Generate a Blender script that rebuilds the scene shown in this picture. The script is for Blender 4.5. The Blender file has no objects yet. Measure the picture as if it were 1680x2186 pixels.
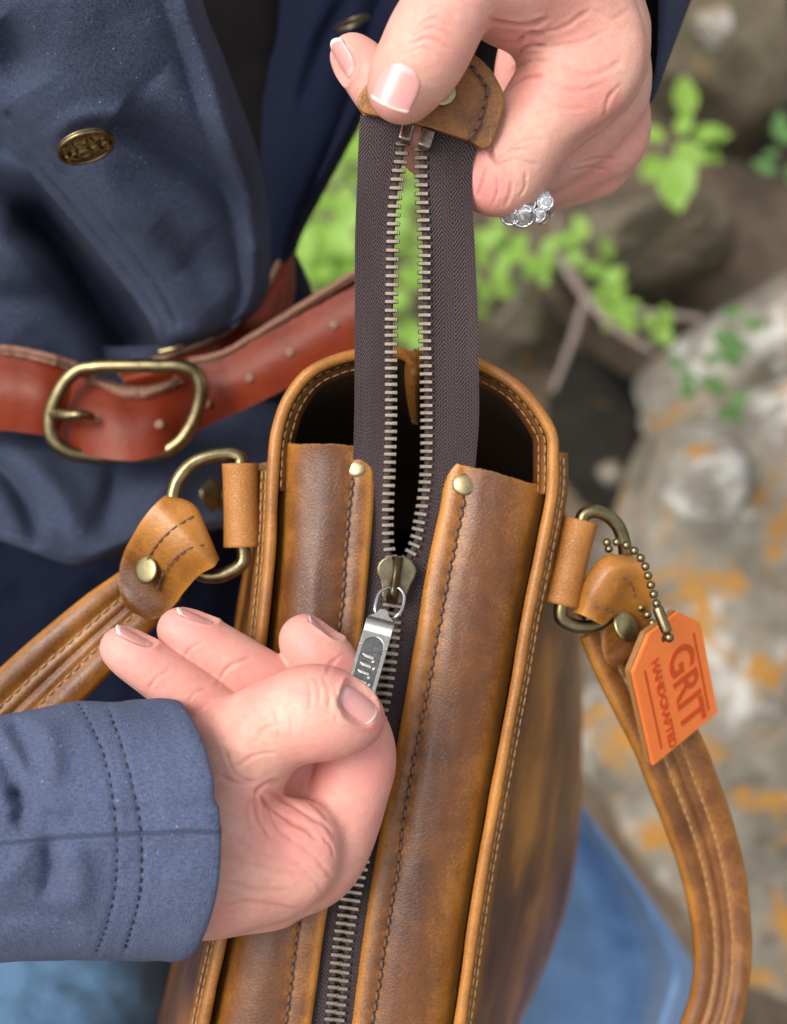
import bpy, bmesh, math, random
import numpy as np
from mathutils import Vector, Matrix

random.seed(7)
rng = np.random.default_rng(7)
R = math.radians
S = bpy.context.scene
COL = S.collection

# ------------------------------------------------------------------ camera
PW, PH, CX, CY, FP = 1680.0, 2186.0, 840.0, 1093.0, 3036.0
CAM_LOC = Vector((0.0, 0.0, 1.36))
PITCH = R(30)
cam_d = bpy.data.cameras.new("camera")
cam = bpy.data.objects.new("camera", cam_d)
COL.objects.link(cam)
cam.location = CAM_LOC
cam.rotation_euler = (PITCH, 0, 0)
cam_d.lens = 50
cam_d.sensor_width = 36
cam_d.sensor_fit = 'AUTO'
cam_d.clip_start = 0.02
cam_d.clip_end = 200
cam_d.dof.use_dof = True
cam_d.dof.focus_distance = 0.374
cam_d.dof.aperture_fstop = 8.8
S.camera = cam

# ------------------------------------------------------------------ sky, sun, exposure
SUN_EL, SUN_AZ = R(60), R(248)          # high and veiled, from the left
world = bpy.data.worlds.new("World")
S.world = world
world.use_nodes = True
wt = world.node_tree
wt.nodes.clear()
sky = wt.nodes.new("ShaderNodeTexSky")
sky.sky_type = 'NISHITA'
sky.sun_disc = False
sky.sun_elevation = SUN_EL
sky.sun_rotation = SUN_AZ
sky.air_density = 1.2
sky.dust_density = 4.0
sky.ozone_density = 1.0
hs = wt.nodes.new("ShaderNodeHueSaturation")
hs.inputs['Saturation'].default_value = 0.30
bgn = wt.nodes.new("ShaderNodeBackground")
bgn.inputs['Strength'].default_value = 0.14
wo = wt.nodes.new("ShaderNodeOutputWorld")
wt.links.new(sky.outputs[0], hs.inputs['Color'])
wt.links.new(hs.outputs[0], bgn.inputs['Color'])
wt.links.new(bgn.outputs[0], wo.inputs[0])

sun_d = bpy.data.lights.new("sun", 'SUN')
sun = bpy.data.objects.new("sun", sun_d)
COL.objects.link(sun)
sun_d.energy = 1.3
sun_d.angle = R(28)
sun_d.color = (1.0, 0.955, 0.90)
# direction towards the sun
sdir = Vector((math.sin(SUN_AZ) * math.cos(SUN_EL), math.cos(SUN_AZ) * math.cos(SUN_EL), math.sin(SUN_EL)))
sun.rotation_euler = sdir.to_track_quat('Z', 'Y').to_euler()
sun.location = (0, 0, 4)

S.view_settings.view_transform = 'Standard'
S.view_settings.look = 'None'
S.view_settings.gamma = 1.0
S.view_settings.use_curve_mapping = False
S.view_settings.exposure = 0.68
S.render.engine = 'CYCLES'
S.cycles.use_denoising = True
S.cycles.max_bounces = 6
S.cycles.diffuse_bounces = 3
S.cycles.glossy_bounces = 3
S.cycles.transmission_bounces = 6
S.cycles.sample_clamp_indirect = 6

# ------------------------------------------------------------------ geometry helpers
_ca, _sa = math.cos(PITCH), math.sin(PITCH)

def C2W(p):
    """camera-frame metres -> world metres"""
    p = np.asarray(p, dtype=float)
    x, y, z = p[..., 0], p[..., 1], p[..., 2]
    return np.stack([x + CAM_LOC.x, y * _ca - z * _sa + CAM_LOC.y, y * _sa + z * _ca + CAM_LOC.z], -1)

def PC(p):
    """(u, v, depth) -> camera-frame metres"""
    p = np.asarray(p, dtype=float)
    d = p[..., 2]
    return np.stack([(p[..., 0] - CX) / FP * d, (CY - p[..., 1]) / FP * d, -d], -1)

def P(u, v=None, d=None):
    if v is None:
        return C2W(PC(u))
    return C2W(PC(np.stack(np.broadcast_arrays(np.asarray(u, float), v, d), -1)))

VIEW = C2W(np.array([0, 0, 1.0])) - C2W(np.array([0, 0, 0.0]))   # unit vector towards the camera

def catmull(pts, n, closed=False):
    """n samples of a centripetal-ish (chord spaced) Catmull-Rom curve through pts (any dimension)"""
    pts = np.asarray(pts, dtype=float)
    k = len(pts)
    if k == 1:
        return np.repeat(pts, n, 0)
    if closed:
        ext = np.concatenate([pts[-1:], pts, pts[:2]])
        m = k
    else:
        ext = np.concatenate([2 * pts[:1] - pts[1:2], pts, 2 * pts[-1:] - pts[-2:-1]])
        m = k - 1
    seg = np.linalg.norm((ext[2:m + 2] - ext[1:m + 1]).reshape(m, -1), axis=1) + 1e-9
    cum = np.concatenate([[0], np.cumsum(seg)])
    t = np.linspace(0, cum[-1], n, endpoint=not closed)
    i = np.clip(np.searchsorted(cum, t, side='right') - 1, 0, m - 1)
    f = (t - cum[i]) / seg[i]
    sh = (n,) + (1,) * (pts.ndim - 1)
    f = f.reshape(sh)
    p0, p1, p2, p3 = ext[i], ext[i + 1], ext[i + 2], ext[i + 3]
    # finite-difference tangents scaled by the neighbouring chord lengths
    l1 = seg[i].reshape(sh)
    l0 = np.linalg.norm((p1 - p0).reshape(n, -1), axis=1).reshape(sh) + 1e-9
    l2 = np.linalg.norm((p3 - p2).reshape(n, -1), axis=1).reshape(sh) + 1e-9
    m1 = ((p2 - p1) * l0 / l1 + (p1 - p0) * l1 / l0) / (l0 + l1) * l1
    m2 = ((p3 - p2) * l1 / l2 + (p2 - p1) * l2 / l1) / (l1 + l2) * l1
    f2, f3 = f * f, f * f * f
    return (2 * f3 - 3 * f2 + 1) * p1 + (f3 - 2 * f2 + f) * m1 + (-2 * f3 + 3 * f2) * p2 + (f3 - f2) * m2

def interp(xs, ys, x):
    return np.interp(x, xs, ys)

def smooth_interp(xs, ys, x):
    """monotone-ish smooth interpolation (dense catmull then linear)"""
    c = catmull(np.stack([xs, ys], -1), 200)
    return np.interp(x, c[:, 0], c[:, 1])

def loft(rows, nr, nc):
    """rows: list of lists of (u,v,d) with any count; -> nr x nc x 3 in uvd"""
    g = np.stack([catmull(r, nc) for r in rows])
    return catmull(g, nr)

def base_of(parent):
    return np.array(parent.get('_b', (0, 0, 0))) if parent is not None else np.zeros(3)

def obj(name, verts, faces, mat, parent=None, smooth=True, attrs=None, uv=None, fmat=None):
    verts = np.asarray(verts, dtype=np.float64).reshape(-1, 3)
    b = base_of(parent)
    me = bpy.data.meshes.new(name)
    lv = verts - b
    if isinstance(faces, np.ndarray) and faces.ndim == 2:
        n, k = faces.shape
        me.vertices.add(len(lv)); me.vertices.foreach_set('co', lv.astype(np.float32).ravel())
        me.loops.add(n * k); me.loops.foreach_set('vertex_index', faces.astype(np.int32).ravel())
        me.polygons.add(n)
        me.polygons.foreach_set('loop_start', np.arange(0, n * k, k, dtype=np.int32))
        me.polygons.foreach_set('loop_total', np.full(n, k, dtype=np.int32))
        me.update(calc_edges=True)
        me.validate()
    else:
        me.from_pydata([tuple(v) for v in lv], [], [tuple(int(i) for i in f) for f in faces])
        me.update()
    for m in (mat if isinstance(mat, (list, tuple)) else [mat]):
        me.materials.append(m)
    if fmat is not None:
        me.polygons.foreach_set('material_index', np.asarray(fmat, dtype=np.int32))
    me.polygons.foreach_set('use_smooth', [bool(smooth)] * len(me.polygons))
    if attrs:
        for k, a in attrs.items():
            at = me.attributes.new(k, 'FLOAT', 'POINT')
            at.data.foreach_set('value', np.asarray(a, dtype=np.float32).ravel())
    if uv is not None:
        ul = me.uv_layers.new(name='UVMap')
        li = np.empty(len(me.loops), dtype=np.int32)
        me.loops.foreach_get('vertex_index', li)
        ul.data.foreach_set('uv', np.asarray(uv, dtype=np.float32).reshape(-1, 2)[li].ravel())
    o = bpy.data.objects.new(name, me)
    COL.objects.link(o)
    if parent is not None:
        o.parent = parent
        o['_b'] = tuple(b)
    return o

def thing(name, label, cat, at, group=None, kind=None):
    o = bpy.data.objects.new(name, None)
    COL.objects.link(o)
    o.empty_display_size = 0.01
    at = np.asarray(at, dtype=float)
    o.location = at
    o['_b'] = tuple(at)
    if label: o['label'] = label
    if cat: o['category'] = cat
    if group: o['group'] = group
    if kind: o['kind'] = kind
    return o

def tag(o, label=None, cat=None, group=None, kind=None):
    if label: o['label'] = label
    if cat: o['category'] = cat
    if group: o['group'] = group
    if kind: o['kind'] = kind
    return o

def grid_faces(nr, nc, closed_c=False, closed_r=False, off=0):
    r = np.arange(nr if closed_r else nr - 1)
    c = np.arange(nc if closed_c else nc - 1)
    rr, cc = np.meshgrid(r, c, indexing='ij')
    r2, c2 = (rr + 1) % nr, (cc + 1) % nc
    return np.stack([rr * nc + cc, rr * nc + c2, r2 * nc + c2, r2 * nc + cc], -1).reshape(-1, 4) + off

def grid_uv(g):
    """metric uv of a world-space grid"""
    du = np.linalg.norm(np.diff(g, axis=1), axis=2).mean(0)
    dv = np.linalg.norm(np.diff(g, axis=0), axis=2).mean(1)
    u = np.concatenate([[0], np.cumsum(du)]); v = np.concatenate([[0], np.cumsum(dv)])
    uu, vv = np.meshgrid(u, v)
    return np.stack([uu, vv], -1)

def grid_normals(g, closed_c=False):
    a = np.gradient(g, axis=0)
    if closed_c:
        b = np.roll(g, -1, 1) - np.roll(g, 1, 1)
    else:
        b = np.gradient(g, axis=1)
    n = np.cross(a, b)
    n /= np.linalg.norm(n, axis=-1, keepdims=True) + 1e-12
    return n

def sheet(name, g, mat, parent, thick=0.0015, attrs=None, face=None, edge_round=True, **kw):
    """world grid -> closed slab whose given surface is the face towards `face` (default: the camera)"""
    nr, nc = g.shape[:2]
    n = grid_normals(g)
    face = VIEW if face is None else np.asarray(face)
    if (n @ face).mean() < 0:
        n = -n
        flip = True
    else:
        flip = False
    top, bot = g, g - n * thick
    V = np.concatenate([top.reshape(-1, 3), bot.reshape(-1, 3)])
    f1 = grid_faces(nr, nc); f2 = f1[:, ::-1] + nr * nc
    N = nr * nc
    idx = np.arange(N).reshape(nr, nc)
    loop = np.concatenate([idx[0, :-1], idx[:-1, -1], idx[-1, :0:-1], idx[:0:-1, 0]])
    nx = np.roll(loop, -1)
    side = np.stack([nx, loop, loop + N, nx + N], -1)
    F = np.concatenate([f1, f2, side])
    if not flip: pass
    else: F = F[:, ::-1]
    uv = grid_uv(g).reshape(-1, 2)
    A = {}
    if attrs:
        for k, a in attrs.items():
            a = np.broadcast_to(a, (nr, nc)).ravel()
            A[k] = np.concatenate([a, a])
    fm = None
    if isinstance(mat, (list, tuple)) and len(mat) > 1:
        fm = np.concatenate([np.zeros(len(f1)), np.ones(len(f2)), np.full(len(side), 2 if len(mat) > 2 else 1)])
    o = obj(name, V, F, mat, parent, attrs=A, uv=np.concatenate([uv, uv]), fmat=fm, **kw)
    me = o.data
    # keep the rim crisp
    es = {}
    lo = set(map(tuple, np.sort(np.stack([loop, nx], -1), 1))) | set(map(tuple, np.sort(np.stack([loop + N, nx + N], -1), 1)))
    ev = np.empty(len(me.edges) * 2, dtype=np.int32); me.edges.foreach_get('vertices', ev)
    ev = np.sort(ev.reshape(-1, 2), 1)
    me.edges.foreach_set('use_edge_sharp', [tuple(e) in lo for e in ev])
    return o

def frames(path):
    t = np.gradient(path, axis=0)
    t /= np.linalg.norm(t, axis=1, keepdims=True) + 1e-12
    up = np.array(VIEW)
    if abs(t[0] @ up) > 0.9: up = np.array([1.0, 0, 0])
    ns = []
    n = up - t[0] * (t[0] @ up); n /= np.linalg.norm(n)
    for i in range(len(path)):
        n = n - t[i] * (t[i] @ n); n /= np.linalg.norm(n) + 1e-12
        ns.append(n)
    ns = np.array(ns)
    return t, ns, np.cross(t, ns)

def tube_mesh(path, rad, seg=12, closed=False, caps=True, prof=None):
    """path: world n x 3, rad scalar or n; -> verts, faces(list/array)"""
    path = np.asarray(path); n = len(path)
    if closed:
        ext = np.concatenate([path[-1:], path, path[:1]])
        t, a, b = frames(ext)
        # undo twist
        t, a, b = t[1:-1], a[1:-1], b[1:-1]
        a2 = a[0] - t[-1] * (t[-1] @ a[0]); a2 /= np.linalg.norm(a2)
        ang = math.atan2(np.dot(np.cross(a[-1], a2), t[-1]), np.dot(a[-1], a2))
        w = np.linspace(0, ang, n)[:, None]
        a, b = a * np.cos(w) + b * np.sin(w), b * np.cos(w) - a * np.sin(w)
    else:
        t, a, b = frames(path)
    rad = np.broadcast_to(np.asarray(rad, float), (n,))
    th = np.linspace(0, 2 * math.pi, seg, endpoint=False)
    pr = np.stack([np.cos(th), np.sin(th)], -1) if prof is None else np.asarray(prof)
    seg = len(pr)
    V = path[:, None, :] + rad[:, None, None] * (a[:, None, :] * pr[None, :, 0:1] + b[:, None, :] * pr[None, :, 1:2])
    F = grid_faces(n, seg, closed_c=True, closed_r=closed)
    V = V.reshape(-1, 3)
    if caps and not closed:
        # rounded end: one extra ring + centre
        c0, c1 = path[0] - t[0] * rad[0] * 0.35, path[-1] + t[-1] * rad[-1] * 0.35
        base = len(V)
        V = np.concatenate([V, [c0, c1]])
        k = np.arange(seg); k2 = (k + 1) % seg
        tri0 = np.stack([np.full(seg, base), k2, k, k], -1)
        tri1 = np.stack([np.full(seg, base + 1), (n - 1) * seg + k, (n - 1) * seg + k2, (n - 1) * seg + k2], -1)
        F = [tuple(f) for f in F] + [tuple(f[:3]) for f in tri0] + [tuple(f[:3]) for f in tri1]
    return V, F

def join(parts):
    Vs, Fs, o = [], [], 0
    for V, F in parts:
        Vs.append(np.asarray(V))
        Fs += [tuple(int(i) + o for i in f) for f in F]
        o += len(V)
    return np.concatenate(Vs), Fs

def tube(name, pts, rad, mat, parent, n=60, seg=12, closed=False, px=True, caps=True, **kw):
    """pts (u,v,d); rad in picture px at that depth (px=True) or metres"""
    c = catmull(pts, n, closed)
    w = P(c)
    if px:
        rr = np.asarray(rad, float)
        if rr.ndim: rr = np.interp(np.linspace(0, 1, n), np.linspace(0, 1, len(rr)), rr)
        rr = rr * c[:, 2] / FP
    else:
        rr = rad
    V, F = tube_mesh(w, rr, seg, closed, caps)
    return obj(name, V, F, mat, parent, **kw)

def dome_mesh(R0, h, n=24, rings=5, lip=0.15):
    """rivet head / button: low dome, axis +z, base at z=0"""
    V, F = [], []
    prof = [(R0 * 0.96, -h * 0.3), (R0, 0.0), (R0 * 0.985, h * 0.25)] + \
           [(R0 * math.cos(a) * 0.97, h * (0.3 + 0.7 * math.sin(a))) for a in np.linspace(0.15, math.pi / 2 - 0.12, rings)]
    for r, z in prof:
        for k in range(n):
            a = 2 * math.pi * k / n
            V.append((r * math.cos(a), r * math.sin(a), z))
    V.append((0, 0, h))
    m = len(prof)
    for i in range(m - 1):
        for k in range(n):
            F.append((i * n + k, i * n + (k + 1) % n, (i + 1) * n + (k + 1) % n, (i + 1) * n + k))
    for k in range(n):
        F.append(((m - 1) * n + k, (m - 1) * n + (k + 1) % n, m * n))
    return np.array(V), F

def basis(n, x=None):
    n = np.asarray(n, float); n = n / np.linalg.norm(n)
    x = np.array([1.0, 0, 0]) if x is None else np.asarray(x, float)
    x = x - n * (x @ n); x /= np.linalg.norm(x)
    return np.stack([x, np.cross(n, x), n])     # rows: x, y, z

def place(V, origin, B):
    return np.asarray(V) @ B + np.asarray(origin)

def cdir(x, y, z):
    """camera-frame direction -> world direction"""
    v = C2W(np.array([x, y, z], float)) - C2W(np.zeros(3))
    return v / np.linalg.norm(v)

# value noise usable on arrays
def vnoise(p, seed=0):
    p = np.asarray(p, float)
    i = np.floor(p).astype(np.int64); f = p - i
    f = f * f * (3 - 2 * f)
    def h(ix, iy, iz):
        n = (ix * 374761393 + iy * 668265263 + iz * 2147483647 + seed * 974711) & 0x7fffffff
        n = ((n ^ (n >> 13)) * 1274126177) & 0x7fffffff
        return ((n ^ (n >> 16)) & 0xffff) / 65535.0
    x, y, z = i[..., 0], i[..., 1], i[..., 2]
    fx, fy, fz = f[..., 0], f[..., 1], f[..., 2]
    def L(a, b, t): return a + (b - a) * t
    return L(L(L(h(x, y, z), h(x + 1, y, z), fx), L(h(x, y + 1, z), h(x + 1, y + 1, z), fx), fy),
             L(L(h(x, y, z + 1), h(x + 1, y, z + 1), fx), L(h(x, y + 1, z + 1), h(x + 1, y + 1, z + 1), fx), fy), fz) * 2 - 1

def fbm(p, o=3, seed=0):
    s, a, t = 0, 1.0, 0
    for k in range(o):
        s = s + a * vnoise(np.asarray(p) * 2 ** k, seed + k * 17); t += a; a *= 0.5
    return s / t

def polyline_dist(uv, line):
    """distance from points to a densely sampled polyline"""
    L = catmull(line, 40)[:, :2]
    d = np.full(len(uv), 1e9); w = np.zeros(len(uv))
    for i in range(len(L) - 1):
        a, b = L[i], L[i + 1]
        ab = b - a
        t = np.clip(((uv - a) @ ab) / (ab @ ab + 1e-9), 0, 1)
        q = np.hypot(*(uv - a - t[:, None] * ab).T)
        m = q < d
        d[m] = q[m]; w[m] = (i + t[m]) / (len(L) - 1)
    return d, w

# ------------------------------------------------------------------ materials
class NT:
    def __init__(s, name):
        s.m = bpy.data.materials.new(name); s.m.use_nodes = True
        s.t = s.m.node_tree; s.t.nodes.clear()
        s.out = s.t.nodes.new('ShaderNodeOutputMaterial')
        s.b = s.t.nodes.new('ShaderNodeBsdfPrincipled')
        s.t.links.new(s.b.outputs[0], s.out.inputs[0])
    def n(s, kind, **kw):
        x = s.t.nodes.new('ShaderNode' + kind)
        for k, v in kw.items(): setattr(x, k, v)
        return x
    def l(s, a, b): s.t.links.new(a, b)
    def put(s, inp, v):
        if hasattr(v, 'links') or hasattr(v, 'is_output'): s.l(v, inp)
        elif isinstance(v, (tuple, list)) and len(v) == 3 and inp.type == 'RGBA': inp.default_value = (*v, 1)
        else: inp.default_value = v
    def math(s, op, a, b=0.0, c=0.0, clamp=False):
        x = s.n('Math', operation=op, use_clamp=clamp)
        s.put(x.inputs[0], a); s.put(x.inputs[1], b)
        if op in ('MULTIPLY_ADD', 'WRAP'): s.put(x.inputs[2], c)
        return x.outputs[0]
    def coord(s, which='Object'):
        return s.n('TexCoord').outputs[which]
    def mapping(s, vec, scale=(1, 1, 1), rot=(0, 0, 0), loc=(0, 0, 0)):
        x = s.n('Mapping'); s.l(vec, x.inputs[0])
        x.inputs['Scale'].default_value = scale; x.inputs['Rotation'].default_value = rot; x.inputs['Location'].default_value = loc
        return x.outputs[0]
    def noise(s, vec, scale, detail=4, rough=0.55, dist=0.0):
        x = s.n('TexNoise'); s.l(vec, x.inputs['Vector'])
        x.inputs['Scale'].default_value = scale; x.inputs['Detail'].default_value = detail
        x.inputs['Roughness'].default_value = rough; x.inputs['Distortion'].default_value = dist
        return x.outputs['Fac']
    def voro(s, vec, scale, feature='F1', rand=1.0):
        x = s.n('TexVoronoi', feature=feature); s.l(vec, x.inputs['Vector'])
        x.inputs['Scale'].default_value = scale
        x.inputs['Randomness'].default_value = rand
        return x.outputs['Distance']
    def ramp(s, fac, stops, interp='LINEAR'):
        x = s.n('ValToRGB'); s.put(x.inputs[0], fac)
        cr = x.color_ramp; cr.interpolation = interp
        while len(cr.elements) < len(stops): cr.elements.new(0.5)
        for e, (p, c) in zip(cr.elements, stops):
            e.position = p; e.color = (*c, 1) if len(c) == 3 else c
        return x.outputs[0]
    def mix(s, f, a, b, mode='MIX'):
        x = s.n('Mix', data_type='RGBA', blend_type=mode)
        s.put(x.inputs[0], f); s.put(x.inputs[6], a); s.put(x.inputs[7], b)
        return x.outputs[2]
    def attr(s, name):
        x = s.n('Attribute'); x.attribute_name = name
        return x.outputs['Fac']
    def maprange(s, v, a, b, c, d):
        x = s.n('MapRange'); s.put(x.inputs[0], v)
        for i, q in enumerate((a, b, c, d)): x.inputs[i + 1].default_value = q
        return x.outputs[0]
    def bump(s, h, dist=0.001, strength=1.0, prev=None):
        x = s.n('Bump'); s.l(h, x.inputs['Height'])
        x.inputs['Distance'].default_value = dist; x.inputs['Strength'].default_value = strength
        if prev is not None: s.l(prev, x.inputs['Normal'])
        return x.outputs[0]
    def set(s, **kw):
        names = dict(color='Base Color', rough='Roughness', metal='Metallic', normal='Normal', coat='Coat Weight', coatr='Coat Roughness',
                     spec='Specular IOR Level', sss='Subsurface Weight', sssr='Subsurface Radius', ssss='Subsurface Scale', sheen='Sheen Weight',
                     sheenr='Sheen Roughness', sheent='Sheen Tint', trans='Transmission Weight', ior='IOR', emit='Emission Color', emits='Emission Strength', aniso='Anisotropic')
        for k, v in kw.items():
            i = s.b.inputs[names[k]]
            if k == 'sssr': i.default_value = v
            else: s.put(i, v)
        return s.m

def leather(name, dark, mid, light, edge_attr=True, rough=0.40, scale=1.0, grain=1.0, bias=0.0, crack=0.4, spec=0.48):
    t = NT(name); c = t.coord()
    big = t.noise(c, 32 * scale, 4, 0.6, 0.6)
    med = t.noise(c, 130 * scale, 4, 0.6)
    fine = t.noise(c, 1400, 3, 0.7)
    f = t.math('MULTIPLY_ADD', big, 0.95, -0.475 + 0.28 + bias)
    f = t.math('ADD', f, t.math('MULTIPLY_ADD', med, 0.32, -0.16))
    f = t.math('ADD', f, t.math('MULTIPLY_ADD', fine, 0.55, -0.275))
    if edge_attr:
        f = t.math('ADD', f, t.math('MULTIPLY', t.attr('edge'), 0.62))
    # fine creased grain, stronger where the hide is dark
    w = t.mapping(c, (1.0, 2.2, 1.0))
    vc = t.voro(t.mapping(c, (1, 1.9, 1.4)), 620 * 1.0, 'DISTANCE_TO_EDGE')
    vcr = t.maprange(vc, 0.0, 0.10, 1.0, 0.0)
    f = t.math('ADD', f, t.math('MULTIPLY', vcr, 0.18 * crack))
    col = t.ramp(f, [(0.0, dark), (0.42, mid), (0.92, light)])
    b1 = t.bump(t.noise(c, 2000, 4, 0.65), 0.00018 * grain, 0.7)
    b2 = t.bump(t.voro(c, 1500, 'F1'), 0.00008 * grain, 0.6, b1)
    b3 = t.bump(t.math('MULTIPLY', vcr, -1.0), 0.00009 * grain, 0.8, b2)
    b4 = t.bump(t.noise(c, 60, 2, 0.5), 0.0012, 0.18, b3)
    rr = t.math('ADD', rough - 0.06, t.math('MULTIPLY', t.noise(c, 90, 3), 0.14))
    return t.set(color=col, rough=rr, normal=b4, spec=spec)

M = {}
M['leather'] = leather('bag_leather', (0.042, 0.0135, 0.0075), (0.145, 0.050, 0.0105), (0.46, 0.185, 0.030), rough=0.33, crack=.22, grain=.35, bias=.07)
M['leather_tan'] = leather('tan_leather', (0.14, 0.046, 0.009), (0.30, 0.112, 0.020), (0.47, 0.195, 0.042), rough=0.42, bias=0.28)
M['leather_wall'] = leather('wall_leather', (0.050, 0.016, 0.0055), (0.180, 0.064, 0.0110), (0.54, 0.220, 0.034), rough=0.34, spec=.16, bias=0.02, scale=0.8, grain=.4, crack=.1)
M['leather_edge'] = leather('raw_edge_leather', (0.16, 0.07, 0.025), (0.34, 0.17, 0.07), (0.50, 0.28, 0.13), edge_attr=False, rough=0.8, bias=0.3)
M['leather_tab'] = leather('tab_leather', (0.040, 0.014, 0.005), (0.150, 0.054, 0.010), (0.42, 0.165, 0.026), rough=0.33, bias=-0.02, scale=2.2, grain=.6)

def suede(name, c1, c2):
    t = NT(name); c = t.coord()
    col = t.mix(t.noise(c, 900, 3), c1, c2)
    return t.set(color=col, rough=0.95, normal=t.bump(t.noise(c, 1500, 3), 0.0003, 0.8), spec=0.15)
M['suede'] = suede('suede_lining', (0.030, 0.018, 0.010), (0.075, 0.046, 0.026))
M['belt_back'] = suede('rough_belt_back', (0.16, 0.075, 0.05), (0.36, 0.20, 0.14))

t = NT('belt_leather'); c = t.coord()
col = t.mix(t.maprange(t.noise(c, 40, 4), .3, .7, 0, 1), (0.105, 0.011, 0.003), (0.205, 0.028, 0.006))
M['belt'] = t.set(color=col, rough=0.42, normal=t.bump(t.noise(c, 300, 4), 0.0004, 0.5), spec=.22)

def thread(name, c1):
    t = NT(name); c = t.coord()
    return t.set(color=t.mix(t.noise(c, 2500, 2), c1, tuple(x * 0.6 for x in c1)), rough=0.6)
M['thread'] = thread('brown_thread', (0.165, 0.080, 0.052))
M['thread_light'] = thread('tan_thread', (0.42, 0.26, 0.13))
M['thread_dark'] = thread('navy_thread', (0.006, 0.008, 0.022))
M['hole'] = thread('stitch_hole', (0.015, 0.006, 0.004))

def metal(name, c1, c2, rough=0.3, scale=300, bump=0.00008):
    t = NT(name); c = t.coord()
    f = t.maprange(t.noise(c, scale, 4, 0.6), 0.35, 0.7, 0, 1)
    return t.set(color=t.mix(f, c1, c2), metal=1.0, rough=t.math('ADD', rough - 0.05, t.math('MULTIPLY', t.noise(c, scale * 3, 3), 0.14)),
                 normal=t.bump(t.noise(c, scale * 4, 3), bump, 0.5))
M['brass'] = metal('antique_brass', (0.30, 0.24, 0.125), (0.17, 0.135, 0.068), 0.30)
M['brass_dark'] = metal('dark_antique_brass', (0.185, 0.158, 0.100), (0.095, 0.080, 0.050), 0.32)
M['brass_rivet'] = metal('rivet_brass', (0.46, 0.39, 0.20), (0.34, 0.28, 0.14), 0.33, 500)
M['tooth'] = metal('zipper_tooth_metal', (0.36, 0.30, 0.235), (0.18, 0.148, 0.115), 0.30, 700)
M['pull'] = metal('antique_silver', (0.56, 0.545, 0.50), (0.42, 0.40, 0.355), 0.26, 600)
M['pull_recess'] = metal('dark_recess_metal', (0.20, 0.196, 0.188), (0.095, 0.094, 0.092), 0.42, 900)
M['pull_letter'] = metal('worn_letter_metal', (0.70, 0.68, 0.62), (0.60, 0.58, 0.52), 0.30, 600)
M['wire'] = metal('steel_wire', (0.66, 0.68, 0.70), (0.52, 0.54, 0.56), 0.2)
M['silver'] = metal('white_gold', (0.86, 0.86, 0.87), (0.72, 0.72, 0.74), 0.12, 400)
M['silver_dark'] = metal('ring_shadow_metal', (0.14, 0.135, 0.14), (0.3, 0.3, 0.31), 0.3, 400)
t = NT('diamond'); M['diamond'] = t.set(color=(1, 1, 1), rough=0.0, trans=0.85, ior=2.2, spec=1.0)

# skin
t = NT('skin'); c = t.coord()
m1 = t.maprange(t.noise(c, 70, 4, 0.6, 0.3), 0.34, 0.68, 0, 1)
base = t.mix(m1, (0.745, 0.440, 0.335), (0.690, 0.325, 0.255))
m2 = t.maprange(t.noise(c, 420, 3, 0.6), 0.40, 0.72, 0, 1)
base = t.mix(t.math('MULTIPLY', m2, 0.40), base, (0.60, 0.265, 0.215))
base = t.mix(t.math('MULTIPLY', t.attr('pink'), 0.95), base, (0.730, 0.245, 0.225))
base = t.mix(t.math('MULTIPLY', t.attr('crease'), 0.50), base, (0.50, 0.160, 0.125))  # blush and shade of the folds put into the skin colour
w1 = t.voro(t.mapping(c, (1, 1.25, 1)), 900, 'DISTANCE_TO_EDGE')
w1 = t.maprange(w1, 0, 0.12, 0, 1)
w2 = t.voro(t.mapping(c, (1.2, 0.8, 1), (0.4, 0.3, 0.8)), 330, 'DISTANCE_TO_EDGE')
w2 = t.maprange(w2, 0, 0.05, 0, 1)
nb = t.bump(w1, 0.00006, 0.45)
nb = t.bump(t.noise(t.mapping(c, (1, 3.2, 1.6), (0.3, 0.5, 0.7)), 420, 4, .7, 1.2), 0.00035, 0.40, nb)
nb = t.bump(t.noise(c, 260, 4, 0.6), 0.0006, 0.40, nb)
M['skin'] = t.set(color=base, rough=t.math('MULTIPLY_ADD', t.noise(c, 300, 3), 0.16, 0.36), normal=nb, sss=0.35, sssr=(1.0, 0.38, 0.22), ssss=0.0028, spec=0.42)

t = NT('fingernail'); c = t.coord()
base = t.mix(t.attr('tip'), t.mix(t.attr('lun'), (0.66, 0.315, 0.285), (0.74, 0.46, 0.42)), (0.80, 0.71, 0.60))
M['nail'] = t.set(color=base, rough=0.30, sss=0.2, sssr=(1, .4, .3), ssss=0.0015, spec=0.5,
                  normal=t.bump(t.noise(t.mapping(c, (1, 1, 1)), 500, 2), 0.0001, 0.3), coat=0.1, coatr=0.2)

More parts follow.
